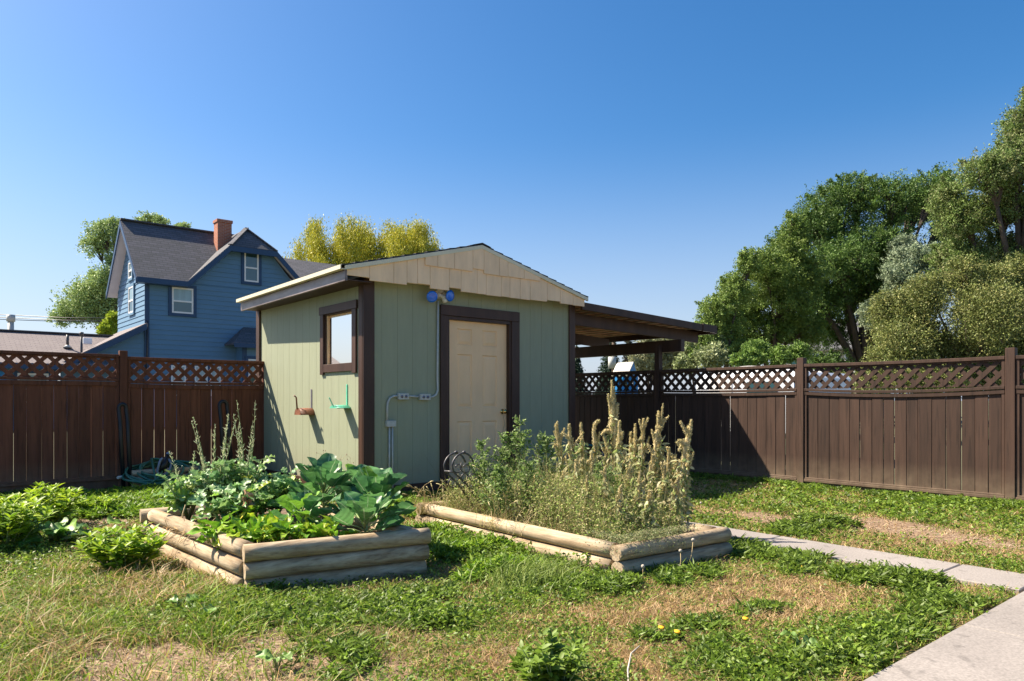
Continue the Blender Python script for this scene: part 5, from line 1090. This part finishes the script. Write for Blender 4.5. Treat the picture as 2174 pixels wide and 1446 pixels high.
    # rear right wing roof
    slabroof(t, [(13.9, 32.5, 6.3), (XR, 32.5, 6.3), (XR, 35.25, 8.32), (12.8, 35.25, 8.32)], .1, 'houseroof'); slabroof(t, [(12.8, 35.25, 8.32), (XR, 35.25, 8.32), (XR, 38, 6.3), (12.8, 38, 6.3)], .1, 'houseroof'); MB().box(14.5, XR - .3, 33.0, 37.5, 0, 6.35).build('wall', 'blue', t)
    # lean-to wing stepping down on the left
    slabroof(t, [(X0 - .05, 32.4, 4.32), (X0 - .05, 37.2, 4.32), (4.3, 37.2, 2.42), (4.3, 32.4, 2.42)], .08, 'wingroof'); MB().prism([(X0 - .05, 32.36, 4.28), (4.3, 32.36, 2.38), (4.3, 32.36, 2.14), (X0 - .05, 32.36, 4.04)], (0, .05, 0)).build('barge_board', 'navy', t)
    mb = MB(); siding(mb, lambda z: (max(4.6, X0 - (4.1 - z) / .568), X0), 0, 4.0, .205, 'x', Y + .05, -1); mb.build('wall', 'blue', t)
house()
def wing():
    t = thing('house', 'long low single storey house with grey brown shingle roof at the far left', 'house', (2, 34, 0)); xa, xb = -9, 7.3
    slabroof(t, [(xa, 32.2, 2.52), (xb, 32.2, 2.52), (xb, 36, 3.97), (xa, 36, 3.97)], .1, 'wingroof'); slabroof(t, [(xa, 36, 3.97), (xb, 36, 3.97), (xb, 39.8, 2.52), (xa, 39.8, 2.52)], .1, 'wingroof'); MB().beam((xa, 36, 4.0), (xb, 36, 4.0), .3, .05).build('ridge_cap', 'houseroof', t); MB().box(xa, xb, 32.16, 32.2, 2.3, 2.5).build('fascia', 'navy', t)
    mb = MB(); siding(mb, lambda z: (xa + .3, 4.5), 0, 2.4, .205, 'x', 32.8, -1); mb.box(xa + .3, 4.5, 32.805, 33, 0, 2.4); mb.build('wall', 'blue', t)
    for x in (-.6, 1.2, 3.2): house_window(t, x, x + 1.0, 1.0, 2.15, 32.77, .1)
    MB().box(2.55, 2.85, 32.7, 32.76, .2, 2.2).build('shutter', 'playblue', t)
    v = PT(23, 720, 34.5); MB().tube([Vector((v.x, v.y, 2.9)), Vector((v.x, v.y, 4.95))], .13, 12).tube([Vector((v.x, v.y, 4.9)), Vector((v.x, v.y, 5.22))], .18, 14).build('flue_pipe', 'galv', t)
    p = PT(143.5, 735, 29.3); MB().tube([p, p + Vector((0, 0, .46))], .055, 10).build('vent_pipe', 'iron', t); MB().tube([p + Vector((0, 0, -.06)), p + Vector((0, 0, .05))], [.17, .06], 12).build('vent_flashing', 'galv', t)
    p = PT(185, 728, 29.6); MB().box(p.x - .16, p.x + .16, p.y - .15, p.y + .15, p.z - .06, p.z + .2).build('roof_vent', 'vinyl', t, .02)
    p = PT(173, 748, 28.6); MB().tube([p + Vector((0, 0, -.6)), p + Vector((0, 0, .72))], .045, 8).tube([p + Vector((0, 0, .66)), p + Vector((0, 0, .8))], .08, 8).build('service_mast', 'iron', t)
wing()
for i, (ya, yb, lb_) in enumerate(((668, 674, 'highest thin overhead wire at the far left'), (674, 679, 'middle overhead wire at the far left'), (679, 679.5, 'lowest overhead wire at the far left'))):
    a = PT(-60, ya - 3, 46); b = PT(330, yb + 2, 46); tag(MB().tube([a, a.lerp(b, .5) + Vector((0, 0, -.12)), b], .022, 5).build('overhead_wire', 'iron'), lb_, 'wire', 'overhead wires')

# ------------------------------------------------------------------ trees
BOOST = 1.4
def tree(name, label, base, t0, blobs, n, ls, cols, trunk_r=.2, style='leaf', shrink=.9, sub=26, dj=1.0, fork=.28, group=None, trunks=None, cat='tree', spread=.34, wr=.55, flat=.55, limbs=True):
    """blobs: (px, py, rx, ry) of the crown masses in photograph pixels at the tree's distance t0 (metres)"""
    B = PT(base, 850, t0); B.z = 0; t = thing(name, label, cat, B, group); k = t0 / F; Rr = np.array([CY, -SY, 0]); Fw = np.array([SY, CY, 0]); mb = MB(); Lf = Leaves()
    area = sum(b[2] * b[3] for b in blobs); top = max(PT(b[0], b[1], t0).z for b in blobs); forkz = Vector((B.x, B.y, top * fork)); mb.tube([B, B.lerp(forkz, .5) + Vector((.05, 0, 0)), forkz], [trunk_r * 1.25, trunk_r, trunk_r * .9], 9)
    for (px, py, rx, ry) in blobs:
        c = np.array(PT(px, py, t0)) + Fw * RNG.normal(0, dj * .5); rz_, rxw = ry * k * (shrink if style == 'leaf' else 1), rx * k * (shrink if style == 'leaf' else 1); m = max(4, int(sub * rx * ry / area * len(blobs))); cv = Vector(c)
        if limbs:
            mid = forkz.lerp(cv, .5) + Vector((RNG.normal(0, .2), 0, RNG.uniform(0, .4))); mb.tube([forkz, mid, cv], [trunk_r * .5, trunk_r * .26, trunk_r * .07], 7)
        d = rdir(m) * (RNG.random((m, 1)) ** .42) * RNG.uniform(.8, 1.15, (m, 1)); sc = c + np.outer(d[:, 0] * rxw, Rr) + np.outer(d[:, 1] * min(rxw, dj * 2.2 + rxw * .5), Fw) + np.outer(d[:, 2] * rz_, [0, 0, 1])
        nn = int(n * rx * ry / area)
        if limbs:
            for q in sc[:16]: qv = Vector(q); mb.tube([mid.lerp(cv, .6), cv.lerp(qv, .5) + Vector((0, 0, .05)), qv], [trunk_r * .16, trunk_r * .1, .01], 4, False)
        si = RNG.integers(0, m, nn); rr0 = min(rxw, rz_)
        if style == 'weep':
            ns = m * 7; sp = sc[RNG.integers(0, m, ns)] + RNG.normal(0, 1, (ns, 3)) * rr0 * [.42, .42, .2]; sl_ = rz_ * RNG.uniform(1.2, 4.2, ns); si2 = RNG.integers(0, ns, nn); u = RNG.random(nn); si = si2 % m
            P = sp[si2] + RNG.normal(0, 1, (nn, 3)) * rr0 * np.stack([.05 + .09 * u, .05 + .09 * u, .02 + 0 * u], 1); P[:, 2] += (.15 - u) * sl_[si2]; P[:, 0] += np.sin(si2 * 3.1) * np.sin(u * 3.14) * .12 * rr0; D = np.tile([0, 0, -1.], (nn, 1)) + RNG.normal(0, .4, (nn, 3))
        else:                                            # leafy sprays that point outwards and up
            ax = nrm((sc - c) / rr0 * .7 + RNG.normal(0, .4, (m, 3)) + [0, 0, .6]); ln = rr0 * spread * RNG.uniform(.5, 1.7, m); pw = rr0 * spread * RNG.uniform(.25, .5, m); u = RNG.random(nn) ** .8; tw = si * 7 + RNG.integers(0, 7, nn)
            off = RNG.normal(0, .6, (m * 7, 3)); A = nrm(ax[si] + off[tw]); P = sc[si] + A * (u * ln[si])[:, None] + RNG.normal(0, 1, (nn, 3)) * (pw[si] * (1 - .8 * u) * .42 + .02)[:, None]; D = A * .6 + rdir(nn)
            sh = RNG.random(nn) < .16; ks = 9; sd = nrm(np.concatenate([rdir(ks, .0, 1)], 0) + [0, 0, .25]); sd[:, :] = sd; wi = RNG.integers(0, ks, nn); SDIR = np.outer(sd[:, 0] * rxw, Rr) + np.outer(sd[:, 1] * rxw * .6, Fw) + np.outer(sd[:, 2] * rz_, [0, 0, 1])
            uu = RNG.random((nn, 1)); tip = 1 + RNG.uniform(.12, .5, ks)[wi][:, None]; P = np.where(sh[:, None], c + SDIR[wi] * (.75 + (tip - .75) * uu) + RNG.normal(0, 1, (nn, 3)) * rr0 * .11 * (1.1 - uu), P)
        cl = pal(cols, max(m, ns if style == 'weep' else 0), .3); C = (cl[si2 if style == 'weep' else si] * .6 + pal(cols, nn, .2) * .4) * BOOST; Ls = ls * RNG.uniform(.6, 1.4, nn); Lf.kites(P, D, rdir(nn), Ls, Ls * wr, C, .15)
    mb.build('trunk', 'bark', t); Lf.build('crown', 'treeleaf', t); return t
ELM = [(.095, .155, .03), (.13, .20, .035), (.07, .12, .03), (.18, .24, .05)]
DEEP = [(.055, .11, .025), (.08, .15, .03), (.045, .085, .025), (.13, .20, .04)]
tree('elm_tree', 'large dark green elm with rounded top, tallest left of the frame edge tree', 1835, 38, [(1985, 430, 45, 45), (1990, 520, 45, 50), (1860, 600, 60, 50), (1760, 780, 60, 35), (1830, 395, 75, 32), (1790, 440, 80, 55), (1900, 430, 85, 50), (1745, 480, 62, 48), (1950, 420, 45, 40), (1850, 520, 95, 55), (1760, 570, 85, 55), (1900, 560, 70, 55), (1700, 510, 40, 50), (1830, 630, 90, 55), (1740, 650, 70, 50), (1700, 590, 45, 45), (1780, 700, 60, 40), (1900, 660, 40, 50), (1975, 480, 35, 45)], 290000, .088, DEEP, .42, sub=170, dj=2.2, fork=.18, spread=.40)
tree('elm_tree', 'mid green elm standing left of the tallest dark elm', 1640, 34, [(1665, 540, 50, 35), (1690, 590, 60, 45), (1600, 590, 50, 40), (1580, 650, 55, 45), (1650, 650, 70, 50), (1610, 710, 70, 42), (1690, 710, 60, 45), (1560, 690, 40, 40), (1640, 600, 45, 40), (1675, 500, 28, 40)], 150000, .08, ELM, .25, sub=130, dj=1.8, fork=.2, spread=.42)
tree('elm_tree', 'light green young elm at the left end of the line, beside the lean to', 1530, 31, [(1520, 660, 42, 30), (1560, 620, 35, 45), (1500, 710, 40, 35), (1545, 700, 45, 45), (1510, 755, 50, 28), (1570, 750, 45, 30), (1590, 560, 30, 28)], 80000, .072, [(.14, .21, .045), (.19, .26, .06), (.10, .16, .035)], .16, sub=220, dj=1.4, fork=.2, spread=.32)
tree('elm_tree', 'tall light green elm reaching out of the right edge of the view', 2165, 27, [(2150, 290, 45, 60), (2120, 360, 60, 45), (2060, 390, 60, 45), (2130, 440, 75, 50), (2050, 470, 60, 45), (2150, 530, 55, 45), (2080, 520, 50, 30), (2160, 230, 30, 30), (2030, 420, 40, 45), (2190, 340, 60, 80), (2200, 500, 50, 70), (2110, 560, 60, 40), (2170, 590, 60, 40), (2070, 540, 45, 30)], 190000, .074, [(.11, .175, .04), (.15, .22, .055), (.08, .13, .035), (.19, .19, .09)], .42, sub=300, dj=1.6, fork=.30, spread=.34)
tree('elm_tree', 'dark green elm low behind the tall tree at the right edge', 2120, 33, [(2130, 580, 60, 40), (2080, 560, 40, 30), (2160, 620, 50, 40), (2060, 610, 30, 25), (1990, 600, 30, 22)], 26000, .15, DEEP, .2, sub=180, dj=1.4, fork=.3)
tree('silver_willow', 'silvery grey green willow between the big elms', 1955, 35, [(1940, 520, 28, 30), (1915, 560, 38, 32), (1895, 600, 40, 35), (1960, 560, 40, 30), (1850, 670, 26, 36), (1930, 640, 45, 35), (2010, 590, 35, 25)], 52000, .09, [(.20, .25, .16), (.26, .31, .20), (.14, .19, .11)], .2, sub=120, dj=1.4, fork=.35, spread=.5)
tree('olive_bush', 'broad olive green bush tree right behind the right fence', 2060, 20, [(1850, 812, 60, 32), (1930, 812, 60, 32), (2010, 812, 60, 32), (2090, 812, 60, 32), (2170, 812, 60, 32), (1790, 822, 40, 26), (1885, 660, 26, 38), (1950, 618, 28, 30), (2028, 590, 36, 32), (2100, 602, 35, 30), (2165, 585, 35, 35), (1900, 735, 50, 45), (1960, 700, 60, 55), (2040, 690, 60, 60), (2120, 690, 60, 65), (2180, 680, 50, 70), (1930, 660, 45, 40), (2000, 640, 50, 35), (2080, 635, 50, 32), (2150, 620, 40, 30), (1990, 745, 70, 45), (2090, 750, 70, 45), (2170, 750, 60, 50), (1880, 765, 35, 30)], 230000, .054, [(.12, .155, .04), (.165, .195, .055), (.08, .11, .03), (.23, .22, .08)], .14, sub=420, dj=1.3, fork=.3, spread=.5, shrink=1.0)
tree('elm_tree', 'bright green sapling growing right behind the fence and the white camper', 1600, 24, [(1585, 765, 32, 20), (1620, 745, 30, 25), (1560, 770, 20, 15), (1655, 760, 25, 22), (1700, 750, 22, 22)], 20000, .075, [(.12, .20, .04), (.17, .26, .05), (.08, .14, .035)], .08, sub=120, dj=.8, fork=.3, cat='young tree')
tree('olive_tree', 'pale grey green olive tree framed under the lean to roof', 1375, 33, [(1375, 745, 30, 32), (1410, 730, 35, 32), (1440, 760, 30, 28), (1400, 775, 40, 22), (1360, 770, 22, 22), (1290, 712, 14, 12)], 26000, .11, [(.28, .29, .17), (.34, .35, .22), (.2, .22, .12)], .14, sub=150, dj=1.3, fork=.25, spread=.4)
tree('olive_tree', 'pale green olive tree right of the lean to post', 1480, 31, [(1470, 735, 26, 26), (1495, 765, 32, 26), (1455, 775, 25, 20), (1520, 735, 22, 30)], 18000, .11, [(.24, .28, .13), (.30, .33, .18), (.15, .20, .08)], .12, sub=120, dj=1.2, fork=.25, spread=.4)
ox = [622, 645, 668, 690, 710, 735, 760, 785, 805, 825, 850, 880, 905, 922, 934]; oy = [550, 520, 468, 482, 470, 464, 448, 472, 488, 464, 462, 458, 464, 492, 528]; wb = []; rw = random.Random(4)
for x in range(628, 932, 11):
    top = float(np.interp(x, ox, oy)) + rw.uniform(-3, 9); y = top + 16
    while y < 600: wb.append((x + rw.uniform(-6, 6), y + rw.uniform(-5, 5), rw.uniform(9, 16), rw.uniform(13, 22))); y += rw.uniform(17, 27)
tree('willow_tree', 'yellow green weeping willow rising behind the shed roof', 790, 55, wb, 105000, .17, [(.30, .31, .03), (.40, .38, .035), (.17, .22, .035), (.50, .43, .04)], .4, style='weep', sub=260, dj=2.4, fork=.4, spread=.42, wr=.32, limbs=False)
tree('cottonwood_tree', 'cottonwood with light green crown behind the left side of the blue house', 258, 52, [(215, 620, 40, 26), (245, 650, 35, 32), (180, 645, 40, 26), (150, 660, 36, 18), (240, 600, 30, 22), (200, 670, 35, 20), (245, 690, 24, 24), (130, 680, 20, 12), (225, 500, 30, 20), (205, 525, 28, 18), (240, 480, 22, 14), (300, 462, 24, 12), (335, 468, 14, 10), (385, 485, 16, 10), (245, 560, 12, 18)], 46000, .15, [(.27, .36, .13), (.33, .41, .17), (.19, .27, .10)], .28, sub=150, dj=1.6, fork=.45, spread=.62, shrink=1.05)
tree('poplar_sapling', 'yellow green sapling against the left wall of the blue house', 238, 40, [(238, 690, 14, 24), (230, 705, 12, 14)], 7000, .16, [(.35, .42, .04), (.28, .36, .04)], .08, sub=40, dj=.5, fork=.4, cat='young tree')
def conifer(label, px, t0, topy, hw, n, cols, basey=800):
    B = PT(px, 850, t0); B.z = 0; T = PT(px, topy, t0); t = thing('spruce_tree', label, 'conifer', B, 'spruces beyond the lean to'); MB().tube([B, T], [.22, .02], 7).build('trunk', 'bark', t); Lf = Leaves(); H_ = T.z; Wd = hw * t0 / F; nb = 150
    for i in range(nb):
        u = (i / nb) ** .8; z = H_ * (1 - u * .93); a = i * 2.4; l = Wd * (.06 + .94 * u) * RNG.uniform(.7, 1.15); m = int(n / nb * (.3 + u * 1.1)) + 6; s = RNG.random(m); P = np.stack([B.x + np.cos(a) * l * s, B.y + np.sin(a) * l * s, z - l * .22 * s + .12 * l * s * s], 1) + RNG.normal(0, 1, (m, 3)) * [.10, .10, .07] * (l * .7 + .2)
        Lf.kites(P, np.tile([math.cos(a), math.sin(a), -.35], (m, 1)) + RNG.normal(0, .5, (m, 3)), rdir(m), .22, .09, pal(cols, m, .25), .1)
    Lf.build('crown', 'treeleaf', t)
SP = [(.045, .085, .055), (.07, .12, .075), (.03, .06, .04)]
conifer('dark spruce just right of the shed corner, low branches showing', 1222, 60, 735, 38, 9000, SP); conifer('blue green spruce left of the white roofed playhouse', 1296, 64, 690, 38, 14000, SP); conifer('brownish topped spruce farther right under the lean to beam', 1334, 70, 688, 26, 9000, [(.08, .10, .06), (.12, .10, .07), (.05, .08, .05)])
def pole():
    b = PT(1303, 850, 50); b.z = 0; t = thing('utility_pole', 'wooden utility pole with a grey transformer can seen under the lean to', 'utility pole', b); top = PT(1303, 700, 50).z; MB().tube([b, Vector((b.x, b.y, top))], .13, 8).build('post', 'bark', t); c = PT(1299.5, 770, 49.7); MB().tube([c + Vector((0, 0, -.4)), c + Vector((0, 0, .4))], .27, 12).build('transformer', 'galv', t); MB().beam(Vector((b.x - .9, b.y, top - .4)), Vector((b.x + .9, b.y, top - .4)), .1, .12).build('crossarm', 'bark', t)
pole()
def playhouse():
    a = PT(1318, 800, 19); t = thing('playhouse', 'small playhouse with pale sloping roof and bright blue gable beyond the fence', 'playhouse', (a.x, a.y, 0)); D0 = 19.0
    p = [PT(1300, 796, D0), PT(1333, 796, D0), PT(1345, 768, D0 + .4), PT(1312, 770, D0 + .4)]; q = [PT(1352, 797, D0 + 1.2), PT(1345, 768, D0 + .4)]
    MB().prism(p, (0, .05, -.04)).build('roof', 'playroof', t); MB().prism([PT(1334, 797, D0), PT(1345.5, 769, D0 + .4), PT(1353, 797, D0 + .9)], (.04, .04, 0)).build('gable', 'playblue', t, .004)
    for px in (1310, 1322, 1336, 1350):
        a = PT(px, 800, D0 + .3); MB().box(a.x - .04, a.x + .04, a.y - .04, a.y + .04, 0, a.z + .05).build('post', 'playblue', t)
    a = PT(1318, 830, D0 + .3); MB().box(a.x - .2, a.x + .5, a.y, a.y + .04, .2, 1.2).build('panel', 'playblue', t)
playhouse()
def camper():
    D0 = 15.5; t = thing('camper', 'white camper trailer parked behind the right fence, roof edge just showing', 'camper', (12.6, 7.2, 0)); x0, x1 = 11.6, 13.6; y0, y1 = 6.2, 8.35
    MB().box(x0, x1, y0, y1, .45, 1.62).build('body', 'vinyl', t, .10); p = []
    n = 12
    MB().prism([(x0 + .15, y0 + .4 + (y1 - y0 - .8) * i / n, 1.61 + .14 * math.sin(math.pi * i / n) ** .7) for i in range(n + 1)], (x1 - x0 - .3, 0, 0)).build('roof_cap', 'white', t)
    MB().box(x0 - .012, x0 - .001, 6.6, 7.2, 1.1, 1.45).build('window', 'hglass', t, .01); MB().box(x0 - .012, x0 - .001, 7.5, 8.0, .6, 1.55).build('door', 'white', t, .01)
    for y in (7.0, 7.75): MB().tube([(x0 - .02, y, .32), (x0 + .18, y, .32)], .32, 18).build('wheel', 'iron', t)
    MB().beam((x0 + 1.1, y0, .5), (x0 + 1.1, y0 - 1.1, .45), .1, .1).build('tow_bar', 'iron', t)
camper()
def farhouse():
    t = thing('house', 'cream house with white window frames half hidden behind the big elms', 'house', PT(1745, 850, 48).xy.to_3d()); a = PT(1640, 850, 50); b = PT(1830, 850, 46); z = PT(1740, 742, 48).z; d = (b - a); d.z = 0; n = Vector((-d.y, d.x, 0)).normalized() * 6; a.z = b.z = 0
    MB().prism([a, b, b + n, a + n], (0, 0, z)).build('wall', 'wallcream', t); rr_ = Vector((0, 0, 2.2)); A, B2 = a + Vector((0, 0, z)) - n * .06, b + Vector((0, 0, z)) - n * .06; C_, D_ = b + n * .5 + Vector((0, 0, z)) + rr_, a + n * .5 + Vector((0, 0, z)) + rr_; MB().prism([A, B2, C_, D_], (0, 0, -.12)).build('roof', 'houseroof', t); MB().prism([D_, C_, b + n * 1.06 + Vector((0, 0, z)), a + n * 1.06 + Vector((0, 0, z))], (0, 0, -.12)).build('roof', 'houseroof', t)
    u = d.normalized()
    for s in (1.2, 2.5, 3.6, 4.8):
        p = a + u * s - n * .004; w = MB().prism([p + Vector((0, 0, z - 1.6)), p + u * .8 + Vector((0, 0, z - 1.6)), p + u * .8 + Vector((0, 0, z - .25)), p + Vector((0, 0, z - .25))], -n * .01).build('window', 'white', t); p2 = p + u * .1 - n * .011; MB().prism([p2 + Vector((0, 0, z - 1.5)), p2 + u * .6 + Vector((0, 0, z - 1.5)), p2 + u * .6 + Vector((0, 0, z - .35)), p2 + Vector((0, 0, z - .35))], -n * .003).build('pane', 'hglass', w)
farhouse()
# a tree that stands left of the view and shows in the shed window's reflection
tree('spruce_like_tree', 'narrow green tree beyond the left fence, mirrored in the shed window', -300, 17, [(-420, 600, 60, 60), (-420, 680, 90, 80), (-400, 520, 35, 60)], 12000, .16, DEEP, .15, sub=120, dj=1, fork=.3)
